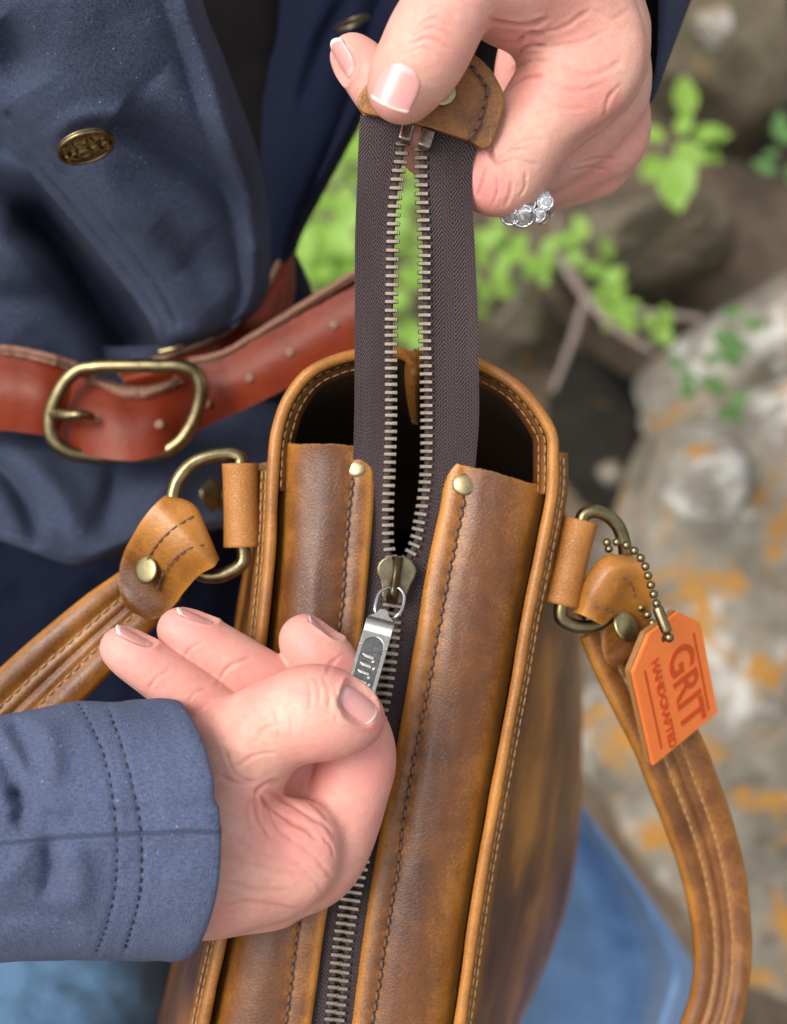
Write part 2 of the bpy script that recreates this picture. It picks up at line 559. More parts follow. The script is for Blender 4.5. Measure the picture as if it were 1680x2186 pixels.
# knit jersey
def knit(name, c1, c2, sc=1.0, fleck=0.0, sheen=0.35):
    t = NT(name); c = t.coord(); uv = t.coord('UV')
    wv = t.n('TexWave', wave_type='BANDS', bands_direction='Y'); t.l(uv, wv.inputs[0])
    wv.inputs['Scale'].default_value = 560 * sc; wv.inputs['Distortion'].default_value = 1.6
    wv.inputs['Detail'].default_value = 2; wv.inputs['Detail Scale'].default_value = 1.5
    w2 = t.noise(t.mapping(uv, (900, 2200, 1)), 1.0, 2, 0.6)
    fz = t.noise(c, 2200, 3, 0.75)
    f = t.math('ADD', t.math('MULTIPLY', wv.outputs['Fac'], 0.16), t.math('MULTIPLY', fz, 1.0))
    f = t.math('ADD', f, t.math('MULTIPLY', t.noise(c, 25, 3), 0.25))
    f = t.math('ADD', f, t.math('MULTIPLY_ADD', t.noise(t.mapping(uv, (1500, 620, 1)), 1.0, 3, 0.7), 0.7, -0.35))
    col = t.mix(t.maprange(f, 0.36, 1.0, 0, 1), c1, c2)
    if fleck:
        fl = t.maprange(t.voro(c, 420, 'F1'), 0.0, 0.11, 1, 0)
        fl2 = t.maprange(t.noise(c, 120, 1), 0.52, 0.57, 0, 1)
        col = t.mix(t.math('MULTIPLY', t.math('MULTIPLY', fl, fl2), fleck), col, (0.55, 0.55, 0.55))
    nb = t.bump(wv.outputs['Fac'], 0.00010, 0.6)
    nb = t.bump(t.math('ADD', w2, fz), 0.00032, 1.0, nb)
    nb = t.bump(t.noise(c, 240, 3, .6), 0.0008, 0.35, nb)
    return t.set(color=col, rough=0.95, normal=nb, sheen=sheen, sheenr=0.5, sheent=(0.75, 0.80, 1.0), spec=0.15)
M['navy'] = knit('navy_jersey', (0.0085, 0.0110, 0.0235), (0.084, 0.102, 0.165), fleck=1.0, sheen=.04)
M['navy_shaded'] = knit('navy_jersey_shaded', (0.0028, 0.0045, 0.014), (0.0085, 0.0125, 0.034), sheen=0.0)  # same jersey as the jacket, with shade put into a darker colour
M['cuff'] = knit('lit_navy_jersey', (0.026, 0.035, 0.074), (0.136, 0.162, 0.258), fleck=1.0, sheen=.05)  # same jersey again, lightened in its colour for the top-lit sleeve
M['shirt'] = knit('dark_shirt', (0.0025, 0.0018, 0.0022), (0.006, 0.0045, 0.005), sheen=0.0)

t = NT('denim'); c = t.coord()
wv = t.n('TexWave', wave_type='BANDS', bands_direction='DIAGONAL'); t.l(c, wv.inputs[0]); wv.inputs['Scale'].default_value = 500
f = t.math('ADD', t.math('MULTIPLY', t.noise(c, 18, 4, 0.6), 0.75), t.math('MULTIPLY', t.noise(c, 700, 3, .7), 0.35))
M['denim'] = t.set(color=t.ramp(f, [(0.36, (0.13, 0.25, 0.46)), (0.60, (0.24, 0.42, 0.70)), (0.80, (0.36, 0.54, 0.80))]), rough=0.9,
                   normal=t.bump(wv.outputs['Fac'], 0.0003, 0.6), spec=0.15, sheen=0.2)
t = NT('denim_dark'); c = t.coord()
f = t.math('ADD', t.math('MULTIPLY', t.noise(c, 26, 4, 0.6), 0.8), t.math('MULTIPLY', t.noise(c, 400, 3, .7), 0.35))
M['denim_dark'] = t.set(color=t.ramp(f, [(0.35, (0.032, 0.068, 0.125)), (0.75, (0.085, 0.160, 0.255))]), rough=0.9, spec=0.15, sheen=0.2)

# herringbone zipper tape
t = NT('zipper_tape'); uv = t.coord('UV'); c = t.coord()
sx = t.n('SeparateXYZ'); t.l(uv, sx.inputs[0])
tri = t.math('PINGPONG', sx.outputs[0], 0.0030)
ph = t.math('ADD', t.math('MULTIPLY', tri, 1.3), sx.outputs[1])
wv = t.math('SINE', t.math('MULTIPLY', ph, 2 * math.pi / 0.00115))
cross = t.math('SINE', t.math('MULTIPLY', sx.outputs[0], 2 * math.pi / 0.00075))
wf = t.math('MULTIPLY_ADD', wv, 0.62, 0.62)
cf = t.math('MULTIPLY_ADD', cross, 0.25, 0.25)
hh = t.math('ADD', t.math('ADD', wf, cf), t.math('MULTIPLY', t.noise(c, 1500, 2), 0.6))
M['tape'] = t.set(color=t.mix(t.maprange(hh, 0.35, 1.7, 0, 1), (0.010, 0.006, 0.008), (0.100, 0.068, 0.068)), rough=0.85,
                  normal=t.bump(hh, 0.00022, 1.0), spec=0.25, sheen=0.1)

t = NT('tag_leather'); c = t.coord()
M['tag'] = t.set(color=t.mix(t.noise(c, 500, 3), (0.72, 0.155, 0.030), (0.84, 0.215, 0.050)), rough=0.34, normal=t.bump(t.noise(c, 900, 3), 0.0001, 0.5), coat=0.2, coatr=0.3)
t = NT('tag_edge'); c = t.coord()
M['tag_edge'] = t.set(color=t.mix(t.noise(c, 500, 3), (0.36, 0.17, 0.05), (0.22, 0.095, 0.03)), rough=0.6)
t = NT('tag_deboss'); M['tag_text'] = t.set(color=(0.50, 0.065, 0.010), rough=0.35)

# ================================================================== the leather bag
bag = thing('leather_bag', 'brown pull-up leather bag with its zipped top half open and two straps', 'bag', P(830, 1500, .64))
D0 = 0.400
VB = 2620                                     # how far below the frame the bag is built

def line(pts):
    p = np.array(pts, float)
    return lambda v: smooth_interp(p[:, 0], p[:, 1], v)

uLp = line([(880, 588), (947, 586), (1037, 582), (1145, 578), (1279, 567), (1369, 557), (1600, 533), (1800, 507), (2005, 472), (2126, 446), (2182, 435), (2700, 330)])   # left piping centre
uLs = line([(940, 600), (1040, 598), (1145, 594), (1279, 583), (1369, 573), (1600, 549), (1800, 523), (2005, 488), (2126, 461), (2182, 449), (2700, 344)])   # left strip, outer edge
uLz = line([(940, 802), (965, 801), (1077, 797), (1190, 789), (1279, 781), (1347, 773), (1500, 757), (1750, 724), (1944, 699), (1988, 691), (2071, 680), (2182, 665), (2700, 585)])    # left strip, zip edge
uRz = line([(980, 964), (1010, 953), (1086, 939), (1145, 926), (1234, 908), (1347, 890), (1432, 875), (1600, 845), (1740, 817), (1905, 790), (2016, 773), (2182, 752), (2700, 672)])  # right strip, zip edge
uRs = line([(990, 1166), (1035, 1164), (1122, 1150), (1234, 1128), (1347, 1106), (1432, 1090), (1600, 1062), (1740, 1038), (1933, 1004), (2182, 969), (2700, 885)])   # right strip, outer edge
uRp = line([(974, 1180), (1046, 1179), (1122, 1166), (1212, 1148), (1324, 1125), (1432, 1107), (1600, 1076), (1740, 1050), (1933, 1017), (2182, 982), (2700, 898)])   # right piping centre
uLst = line([(1000, 754), (1023, 752), (1077, 746), (1190, 737), (1279, 731), (1369, 721), (1600, 694), (1800, 665), (1961, 641), (2016, 632), (2099, 621), (2182, 610), (2700, 530)])
uRst = line([(1040, 991), (1060, 990), (1122, 979), (1190, 965), (1279, 948), (1369, 931), (1432, 920), (1600, 889), (1740, 864), (1878, 845), (1988, 826), (2099, 809), (2182, 795), (2700, 715)])

_c = catmull(np.array([(0, .4068), (.04, .4048), (.12, .4015), (.25, .3988), (.45, .3973), (.62, .3974), (.78, .3982), (.88, .3981), (.96, .3986), (1.0, .4000)]) * np.array([.012, 1]), 300)
_DX, _DY = _c[:, 0] / .012, _c[:, 1]
_DX = np.maximum.accumulate(_DX)
def dstrip(t):
    """depth across a strip; t 0 at the piping, 1 at the zip edge"""
    return np.interp(t, _DX, _DY)

def strip(name, outer, zip_, v0a, v0b, stitch):
    nr, nc = 260, 54
    tc = np.linspace(0, 1, nc)
    g = np.zeros((nr, nc, 3))
    for j, t in enumerate(tc):
        v0 = v0a + (v0b - v0a) * t
        vs = v0 + (VB - v0) * np.linspace(0, 1, nr) ** 1.0
        u = outer(vs) * (1 - t) + zip_(vs) * t
        wob = 2.2 * fbm(np.c_[vs * .012, np.full(nr, t * 2), np.zeros(nr)], 2, 9)
        g[:, j, 0] = u + wob * 0.25
        g[:, j, 1] = vs
        g[:, j, 2] = dstrip(t)
    # stitch line pulls a shallow valley into the leather
    q = np.abs(g[..., 0] - stitch(g[..., 1]))
    g[..., 2] += .00045 * np.exp(-(q / 9) ** 2)
    g[..., 2] += .0006 * fbm(g * np.array([.012, .004, 0]), 3, 31)
    # the cut end lifts a little and is not quite straight
    e = np.exp(-(g[..., 1] - g[:1, :, 1]) / 26)
    g[..., 2] -= .0010 * e * np.sin(tc * math.pi)[None]
    g[..., 1] += e * (0.8 * np.sin(tc * 7) + 1.2 * vnoise(np.c_[tc * 40, tc * 0, tc * 0], 3))[None]
    w = P(g)
    tt = np.broadcast_to(tc, (nr, nc))
    edge = np.exp(-((1 - tt) / .10) ** 2) * 0.85 + np.exp(-(tt / .16) ** 2) * 0.55 + 0.42 * np.exp(-(q / 16) ** 2) * (0.7 + .3 * np.sin(g[..., 1] / 7)) \
        + 0.35 * e - 0.16 * np.exp(-((tt - .52) / .18) ** 2)
    o = sheet(name, w, [M['leather'], M['suede'], M['leather_edge']], bag, thick=.0018, attrs={'edge': edge})
    return o

strip_l = strip('top_strip', uLs, uLz, 946, 955, uLst)
strip_r = strip('top_strip', uRs, uRz, 1038, 986, uRst)

def stitches(name, pts, L, r, mat, parent, lift=0.0, holes=True, gap=0.16, side=0.0):
    """a sewn row: every stitch a short twisted thread sinking into its holes. pts world n x 3"""
    pts = np.asarray(pts)
    seg = np.linalg.norm(np.diff(pts, axis=0), axis=1); cum = np.r_[0, np.cumsum(seg)]
    n = max(1, int(cum[-1] / L))
    out, ho = [], []
    t_, a_, b_ = frames(pts)
    def at(s):
        s = min(max(s, 0), cum[-1])
        i = min(np.searchsorted(cum, s, side='right') - 1, len(seg) - 1)
        f_ = (s - cum[i]) / seg[i]
        return pts[i] * (1 - f_) + pts[i + 1] * f_, a_[i], b_[i]
    for k in range(n):
        s0, s1 = k * L + gap * L * .5, (k + 1) * L - gap * L * .5
        path = []
        sk = side * L * (0.9 + .2 * random.random())
        jx = (random.random() - .5) * r * .6
        for q in np.linspace(0, 1, 7):
            p, a, b = at(s0 + (s1 - s0) * q)
            path.append(p + a * (math.sin(math.pi * q) * r * 1.2 - r * 0.7 + lift) + b * (sk * (q - .5) + jx))
        out.append(tube_mesh(path, np.array([.6, .9, 1, 1.06, 1, .9, .6]) * r, 6))
        if holes:
            p, a, b = at(k * L)
            th = np.linspace(0, 2 * math.pi, 8, endpoint=False)
            ring = p + a * (lift + 2e-5) + (np.cos(th)[:, None] * b + np.sin(th)[:, None] * np.cross(a, b)) * r * .85
            ring2 = ring - a * 3e-4
            ho.append((np.concatenate([ring, ring2, [p + a * (lift + 5e-5)]]), [(i, (i + 1) % 8, 16) for i in range(8)] + [(i, i + 8, (i + 1) % 8 + 8, (i + 1) % 8) for i in range(8)]))
    V, F = join(out)
    o = obj(name, V, F, mat, parent)
    if holes:
        V, F = join(ho)
        obj('stitch_hole', V, F, M['hole'], parent)
    return o

def stitch_line(uf, outer, zip_, v0, v1):
    vs = np.linspace(v0, v1, 200)
    u = uf(vs)
    t = (u - outer(vs)) / (zip_(vs) - outer(vs))
    d = dstrip(t) + .00035
    g = np.c_[u, vs, d]
    d = d + .0006 * fbm(g * np.array([.012, .004, 0]), 3, 31)
    return P(u, vs, d)

stitches('stitching', stitch_line(uLst, uLs, uLz, 1022, VB - 10), .00285, .00046, M['thread'], strip_l, lift=.0003, side=.10)
stitches('stitching', stitch_line(uRst, uRs, uRz, 1062, VB - 10), .00305, .00050, M['thread'], strip_r, lift=.0003, side=-.12)

# rivets
def rivet(u, v, d, rpx, parent, n=None, mat='brass_rivet', h=.35, name='rivet'):
    R0 = rpx * d / FP
    V, F = dome_mesh(R0, R0 * h)
    B = basis(VIEW if n is None else n)
    return obj(name, place(V, P(u, v, d), B), F, M[mat], parent)
rivet(760, 997, .3987, 22.5, strip_l, cdir(-.12, .25, 1))
rivet(990, 1033, .3984, 25, strip_r, cdir(.05, .2, 1))

# ---- rim, piping and walls -------------------------------------------------
vs = np.linspace(VB, 980, 46)
right_side = np.c_[uRp(vs), vs, np.full(len(vs), .4005)]
left_side = np.c_[uLp(vs), vs, np.full(len(vs), .4005)][::-1]
end_r = np.array([(1178, 930, .4005), (1152, 880, .4005), (1100, 822, .4005), (1048, 790, .4010), (1000, 768, .402), (950, 757, .403), (905, 753, .404), (884, 760, .4045), (866, 766, .406)], float)
end_l = np.array([(884, 768, .4055), (872, 763, .4045), (862, 757, .404), (820, 754, .403), (760, 757, .402), (706, 772, .401), (666, 792, .4005), (616, 852, .4005), (592, 920, .4005)], float)
rimR = np.concatenate([right_side, end_r]); rimL = np.concatenate([end_l, left_side])
def wall_obj(rim, name, side):
    """outer wall hanging from the piping to the wider base, with an inner face"""
    n = 150
    r = catmull(rim, n)
    w0 = P(r)
    # base of the bag: a rounded rectangle in the plane 0.255 m below the rim
    rows = []
    tpar = np.linspace(0, 1, n)
    def base(uu, vv):
        pass
    bpts = side
    b = catmull(np.array(bpts, float), n)
    wb = P(b)
    m = 26
    g = np.zeros((m, n, 3))
    for i, s in enumerate(np.linspace(0, 1, m)):
        bow = math.sin(s * math.pi) * .006
        g[i] = w0 * (1 - s) + wb * s
        ctr = w0.mean(0) * (1 - s) + wb.mean(0) * s
        out = g[i] - C2W(np.array([0.02 * 0, 0, 0])) * 0 - ctr
        g[i] += np.array(P(1240, 1500, .5) - P(1000, 1500, .5)) / np.linalg.norm(P(1240, 1500, .5) - P(1000, 1500, .5)) * (bow * (1 if name == 'R' else -1) * (np.clip((1 - tpar) / .35, 0, 1) if name == 'R' else np.clip(tpar / .35, 0, 1)))[:, None]
    return g
baseR = [(1060, 2420, .66), (1075, 2260, .655), (1135, 2120, .65), (1205, 1930, .645), (1232, 1760, .64), (1238, 1600, .64), (1238, 1450, .64), (1234, 1330, .635), (1218, 1240, .63), (1150, 1160, .63), (1040, 1130, .63), (860, 1120, .63)]
baseL = [(900, 1120, .63), (720, 1130, .63), (600, 1160, .63), (545, 1240, .63), (515, 1400, .64), (480, 1600, .64), (430, 1850, .645), (375, 2060, .65), (345, 2180, .655), (300, 2420, .66)]
gR = wall_obj(rimR, 'R', baseR)
gL = wall_obj(rimL, 'L', baseL)
def wall_sheet(g, nm):
    m, n = g.shape[:2]
    s = np.linspace(0, 1, m)[:, None] * np.ones((1, n))
    ed = 0.25 * np.exp(-s / .03) + 0.05 + 1.2 * np.clip(fbm(np.stack([s * 5, np.ones((m, 1)) * np.linspace(0, 7, n)[None], s * 0 + 3], -1), 3, 77) + .05, -.2, 1)  # noise streaks paint the light of a glossy reflection into the leather tone
    sh = grid_normals(g)
    c = g.mean((0, 1))
    out = ((g - c) * sh).sum(-1).mean()
    # orient outward
    F = VIEW
    nr, nc = g.shape[:2]
    nn = sh if out > 0 else -sh
    ext, inn = g, g - nn * .0022
    N = nr * nc
    f1 = grid_faces(nr, nc)
    if out < 0: f1 = f1[:, ::-1]
    f1 = f1[:, ::-1] if False else f1
    V = np.concatenate([ext.reshape(-1, 3), inn.reshape(-1, 3)])
    o = obj(nm, V, np.concatenate([f1, f1[:, ::-1] + N]), [M['leather_wall'], M['suede']], bag, attrs={'edge': np.r_[ed.ravel(), ed.ravel()]},
            fmat=np.r_[np.zeros(len(f1)), np.ones(len(f1))])
    return o
wall_r = wall_sheet(gR, 'side_panel')
wall_l = wall_sheet(gL, 'side_panel')
# floor of the bag
bp = np.concatenate([P(np.array(baseR, float)), P(np.array(baseL, float))])
cc = bp.mean(0)
obj('base_panel', np.concatenate([bp, [cc]]), [(i, (i + 1) % len(bp), len(bp)) for i in range(len(bp))], M['suede'], bag)
tube('base_piping', [(a, b, c - .001) for a, b, c in baseR[:9]], .0011, M['leather_tan'], bag, n=80, px=False, seg=8, attrs={})

def piping(rim, nm):
    n = 420
    c = catmull(rim, n)
    w = P(c)
    rr = (13.0 + .9 * vnoise(np.c_[np.arange(n) * .08, np.zeros(n), np.zeros(n)], 2)) * .4 / FP
    V, F = tube_mesh(w, rr, 14)
    return obj(nm, V, F, M['leather'], bag, attrs={'edge': .62 + .25 * fbm(V * 45, 3, 19)})
pip_r = piping(rimR, 'piping'); pip_l = piping(rimL, 'piping')

# flange sewn outside the piping, with its two thread rows
def offset_path(rim, off_uv, dd, n=300, lo=0, hi=1):
    c = catmull(rim, n)
    t = np.gradient(c[:, :2], axis=0); t /= np.linalg.norm(t, axis=1, keepdims=True)
    nrm = np.c_[-t[:, 1], t[:, 0]]
    c2 = c.copy(); c2[:, :2] += nrm * off_uv; c2[:, 2] += dd
    return c2[int(lo * n):int(hi * n)]
# right side: path runs upwards, so the outer side is +; rim 0..~.82 is the long side
def flange(rim, sgn, lo, hi, name, mat):
    a = offset_path(rim, sgn * 8, .0015, 300, lo, hi); b = offset_path(rim, sgn * 27, .0040, 300, lo, hi)
    c = offset_path(rim, sgn * 33, .0075, 300, lo, hi)
    g = P(np.stack([a, a * .5 + b * .5, b, c], 1))
    n = g.shape[0]
    ed = np.tile([.8, .45, .3, .1], (n, 1))
    return sheet(name, g, [M['leather'], M['suede'], M['leather_edge']], bag, thick=.0014, attrs={'edge': ed})
fl_r = flange(rimR, 1, 0, .80, 'seam_flange', None)
fl_l = flange(rimL, 1, .22, 1, 'seam_flange', None)
for off, dd in ((15.5, .0012), (23.5, .0025)):
    stitches('stitching', P(offset_path(rimR, off, dd, 300, 0, .80)), .0030, .00026, M['thread_light'], fl_r, holes=False)
    stitches('stitching', P(offset_path(rimL, off, dd, 300, .22, 1)), .0030, .00026, M['thread_light'], fl_l, holes=False)
# inner facing round the open end, with its rows
def facing(rim, lo, hi, nm):
    a = offset_path(rim, -7, .001, 300, lo, hi)
    b = offset_path(rim, -24, .0022, 300, lo, hi)
    c = offset_path(rim, -42, .0085, 300, lo, hi)
    g = P(np.stack([a, b, c], 1))
    ed = np.tile([.45, .1, -.2], (g.shape[0], 1))
    o = sheet(nm, g, [M['leather'], M['suede'], M['leather_edge']], bag, thick=.0012, attrs={'edge': ed})
    for q, dq in ((-17, .0010), (-31, .0032)):
        stitches('stitching', P(offset_path(rim, q, dq, 300, lo, hi)), .0028, .00019, M['thread_light'], o, holes=False, lift=.0006)
    return o
facing(rimR, .755, .985, 'inner_facing'); facing(rimL, .015, .245, 'inner_facing')
# pinched fold where the end gusset closes
rows = [[(868, 752, .402), (880, 747, .3995), (893, 748, .3995), (906, 756, .402)],
        [(864, 790, .406), (878, 784, .402), (890, 786, .402), (898, 796, .406)],
        [(866, 832, .412), (876, 824, .406), (888, 828, .406), (894, 838, .412)],
        [(872, 872, .418), (878, 862, .412), (888, 868, .412), (894, 880, .418)],
        [(880, 905, .424), (884, 900, .42), (890, 902, .42), (894, 908, .424)]]
g = P(loft(rows, 50, 16)); g += VIEW * (fbm(g * 500, 2, 4) * .0008)[..., None]
sheet('end_fold', g, [M['leather'], M['suede'], M['leather_edge']], bag, thick=.002, attrs={'edge': .35})

# ---- zipper -----------------------------------------------------------------
# centre lines of the two element rows (u, v, d)
rowL = np.array([(859, 296, .3700), (857, 330, .3702), (849, 372, .3712), (842, 430, .3730), (838, 512, .3755), (836, 600, .3785), (834, 700, .382), (834, 800, .3865), (834, 900, .3925), (831, 1000, .3975),
                 (827, 1100, .4005), (829, 1165, .4018), (836, 1200, .4022), (839, 1240, .4022), (832, 1290, .4022), (829, 1336, .4022), (824, 1390, .4022), (815, 1455, .4022), (800, 1533, .4022), (786, 1640, .4022), (763, 1834, .4022), (746, 1905, .4022), (730, 1988, .4022), (709, 2176, .4022), (640, 2620, .4022)])
rowR = np.array([(898, 296, .3700), (899, 347, .3704), (900, 401, .3718), (903, 459, .3738), (906, 512, .3755), (906, 600, .3785), (907, 700, .382), (910, 821, .3872), (911, 920, .3935), (909, 1010, .398),
                 (904, 1059, .3995), (896, 1109, .4007), (884, 1165, .4018), (866, 1200, .4022), (850, 1240, .4022), (843, 1290, .4022), (839, 1336, .4022), (834, 1390, .4022), (825, 1455, .4022), (810, 1533, .4022), (796, 1640, .4022), (773, 1834, .4022), (756, 1905, .4022), (740, 1988, .4022), (719, 2176, .4022), (650, 2620, .4022)])
for r_, sg in ((rowL, -1), (rowR, 1)):
    r_[:, 0] += sg * np.clip((r_[:, 1] - 1250) / 60, 0, 1) * 4.5
# outer tape edges
tapL = np.array([(769, 244, .3700), (764, 330, .3708), (762, 400, .3718), (759, 512, .3755), (758, 600, .3785), (757, 700, .382), (757, 800, .3865), (756, 900, .3925), (752, 1000, .3985), (742, 1100, .4020), (735, 1190, .4035), (725, 1290, .4035), (700, 1500, .4035), (660, 1834, .4035), (600, 2182, .4035), (520, 2620, .4035)])
tapR = np.array([(1024, 300, .3690), (1010, 345, .3700), (1008, 400, .3716), (1013, 512, .3755), (1017, 600, .3785), (1020, 700, .382), (1022, 800, .3865), (1022, 900, .393), (1014, 1000, .3995), (1004, 1100, .4025), (985, 1190, .4035), (960, 1290, .4035), (925, 1500, .4035), (880, 1834, .4035), (825, 2182, .4035), (750, 2620, .4035)])
def tape(outer, row, sgn, vtop):
    n = 300
    vs = np.linspace(vtop, VB, n)
    def I(a, k, v): return smooth_interp(a[:, 1], a[:, k], v)
    o = np.c_[I(outer, 0, vs), vs, I(outer, 2, vs)]
    r = np.c_[I(row, 0, vs) + sgn * -1.5, vs, I(row, 2, vs) + .0004]
    k = 16
    g = np.zeros((n, k, 3))
    for j, t in enumerate(np.linspace(0, 1, k)):
        g[:, j] = o * (1 - t) + r * t
        g[:, j, 2] += .0008 * np.sin(vs / 90 + (0 if sgn < 0 else 2)) * math.sin(math.pi * t) * np.clip((1150 - vs) / 300, 0, 1) \
            + .0006 * fbm(np.c_[vs * .01, np.full(n, t * 2.0), np.full(n, sgn)], 2, 8) * (1 - t)
    w = P(g)
    o = sheet('zipper_tape', w, M['tape'], bag, thick=.0007)
    # cord along the bead
    return o, w
tl, wl = tape(tapL, rowL, 1, 246)
tr, wr = tape(tapR, rowR, -1, 262)
tube('tape_cord', [(u - 3, v, d + .0008) for u, v, d in rowL], .00095, M['tape'], tl, n=200, px=False, seg=8, uv=None)
tube('tape_cord', [(u + 3, v, d + .0008) for u, v, d in rowR], .00095, M['tape'], tr, n=200, px=False, seg=8, uv=None)

# one element: a clamped metal bar with a nib at its inner end. local x: away from tape (towards the other row), y: along, z: up
def tooth_mesh():
    parts = []
    def bar(x0, x1, y0, y1, z0, z1, ch):
        V = []
        for x, e in ((x0, ch), (x0 + ch, 0), (x1 - ch, 0), (x1, ch)):
            V += [(x, y0 + e * .6, z0), (x, y1 - e * .6, z0), (x, y1 - e * .6, z1 - e - .00008), (x, y1 - e * .6 - .00012, z1 - e), (x, y0 + e * .6 + .00012, z1 - e), (x, y0 + e * .6, z1 - e - .00008)]
        F = []
        for s in range(3):
            for k in range(6):
                a, b = s * 6 + k, s * 6 + (k + 1) % 6
                F.append((a, b, b + 6, a + 6))
        F.append(tuple(range(5, -1, -1))); F.append(tuple(range(18, 24)))
        return np.array(V), F
    parts.append(bar(-.00165, .00125, -.00049, .00049, -.0009, .00085, .00012))
    parts.append(bar(.0009, .00190, -.00055, .00055, -.0002, .00060, .00022))
    V, F = join(parts)
    return V, F
tv, tf = tooth_mesh()
me_t = bpy.data.meshes.new('zipper_tooth'); me_t.from_pydata([tuple(v) for v in tv], [], tf); me_t.materials.append(M['tooth']); me_t.update()
def teeth(row, sgn, parent, phase, v0=300):
    c = catmull(row, 1500); w = P(c)
    seg = np.linalg.norm(np.diff(w, axis=0), axis=1); cum = np.r_[0, np.cumsum(seg)]
    pitch = .002275
    s = pitch * phase + .0015
    k = 0
    b0 = base_of(parent)
    while s < cum[-1] - .001:
        i = min(np.searchsorted(cum, s), len(w) - 2)
        p = w[i]
        d = w[i + 1] - w[i - 1]; d /= np.linalg.norm(d)
        v = c[i, 1]
        if not (1196 < v < 1262) and v < 2215:
            # on the curved part the bars tilt with the tape
            tilt = 0.0
            if 1080 < v < 1200: tilt = (0.05 if sgn > 0 else -.42) * (v - 1080) / 110
            elif v >= 1262: tilt = -.17 + .10
            x = np.cross(d, VIEW) * sgn
            x = -x if (x @ cdir(1, 0, 0)) * sgn < 0 else x
            x /= np.linalg.norm(x)
            hx = cdir(1, 0, 0) * sgn
            B = basis(VIEW + d * .06 * (random.random() - .5), hx * .75 + x * .25 + cdir(0, 1, 0) * (tilt * sgn) + cdir(0, 1, 0) * .03 * (random.random() - .5))
            m = Matrix(np.stack([B[0], B[1], B[2]], 1).tolist()).to_4x4()
            o = bpy.data.objects.new('zipper_tooth', me_t)
            COL.objects.link(o); o.parent = parent
            q = p - b0 + VIEW * .0002
            m.translation = Vector(q)
            o.matrix_basis = m
            k += 1
        s += pitch
    return k
nL = teeth(rowL, 1, bag, 0.0)
nR = teeth(rowR, -1, bag, 0.55)

# top stops
def box_bevel(name, c, B, sx, sy, sz, mat, parent, bev=.0003, seg=2):
    bm = bmesh.new()
    bmesh.ops.create_cube(bm, size=1)
    for v in bm.verts: v.co = Vector((v.co.x * sx, v.co.y * sy, v.co.z * sz))
    bmesh.ops.bevel(bm, geom=list(bm.edges), offset=bev, segments=seg, affect='EDGES', profile=.6)
    V = np.array([v.co[:] for v in bm.verts]); F = [tuple(v.index for v in f.verts) for f in bm.faces]
    bm.free()
    return obj(name, place(V, c, B), F, mat, parent)
box_bevel('zipper_stop', P(867, 283, .3672), basis(cdir(.12, .1, 1), cdir(1, -.25, 0)), .0034, .0050, .0028, M['tooth'], bag, .0007, 3)
box_bevel('zipper_stop', P(910, 298, .3672), basis(cdir(.1, .1, 1), cdir(1, -.30, 0)), .0034, .0050, .0028, M['tooth'], bag, .0007, 3)

# ---- slider, bail, ring, pull -------------------------------------------------
def plate_uv(name, outline, mat, parent, thick, bev=.0003, n=None, smooth=False):
    """outline: list of (u,v,d) on (about) a plane -> bevelled plate with its face at those points"""
    W = P(np.array(outline, float))
    c = W.mean(0)
    u_, s_, vt = np.linalg.svd(W - c)
    nn = vt[2]
    if nn @ VIEW < 0: nn = -nn
    B = basis(nn, vt[0])
    q = (W - c) @ B.T
    bm = bmesh.new()
    top = [bm.verts.new((x, y, 0)) for x, y, _ in q]
    f = bm.faces.new(top)
    if f.normal.z < 0: pass
    r = bmesh.ops.extrude_face_region(bm, geom=[f])
    vs_ = [e for e in r['geom'] if isinstance(e, bmesh.types.BMVert)]
    for v in vs_: v.co.z -= thick
    bmesh.ops.recalc_face_normals(bm, faces=bm.faces)
    if bev:
        ed = [e for e in bm.edges if len(e.link_faces) == 2 and e.calc_face_angle(0) > .7]
        bmesh.ops.bevel(bm, geom=ed, offset=bev, segments=2, affect='EDGES', profile=.6)
    bmesh.ops.triangulate(bm, faces=[f for f in bm.faces if len(f.verts) > 4])
    V = np.array([v.co[:] for v in bm.verts]); F = [tuple(v.index for v in f.verts) for f in bm.faces]
    bm.free()
    return obj(name, place(V, c, B), F, mat, parent, smooth=smooth)

sl = []
for (x, y) in catmull([(833, 1188), (818, 1193), (807, 1207), (806, 1222), (812, 1236), (815, 1252), (816, 1272), (822, 1286), (840, 1290), (858, 1287), (868, 1270), (876, 1250), (886, 1230), (889, 1216), (881, 1200), (866, 1189), (848, 1187)], 60, closed=True):
    sl.append((x, y, .3975))
slider = plate_uv('zipper_slider', sl, M['brass_dark'], bag, .0012, .0004)
sl2 = [(840 + (x - 840) * .95, 1238 + (y - 1238) * .96, .4055) for x, y, d in sl]
plate_uv('slider_back_plate', sl2, M['brass_dark'], slider, .0012, .0003)
box_bevel('slider_post', P(848, 1200, .401), basis(VIEW, cdir(1, 0, 0)), .0024, .0030, .0070, M['brass_dark'], slider, .0003)
rows = [[(836, 1188, .3972), (842, 1188, .3950), (854, 1189, .3950), (861, 1190, .3972)],
        [(834, 1205, .3955), (840, 1205, .3932), (853, 1206, .3932), (859, 1207, .3955)],
        [(833, 1228, .3945), (838, 1228, .3920), (849, 1229, .3920), (855, 1231, .3945)],
        [(829, 1252, .3950), (834, 1252, .3926), (847, 1253, .3926), (854, 1255, .3950)],
        [(824, 1276, .3965), (829, 1277, .3942), (843, 1280, .3942), (849, 1281, .3965)],
        [(824, 1286, .3980), (829, 1288, .3972), (842, 1290, .3972), (848, 1290, .3980)]]
sheet('slider_bridge', P(loft(rows, 30, 14)), M['brass_dark'], slider, thick=.0006)
pull = None
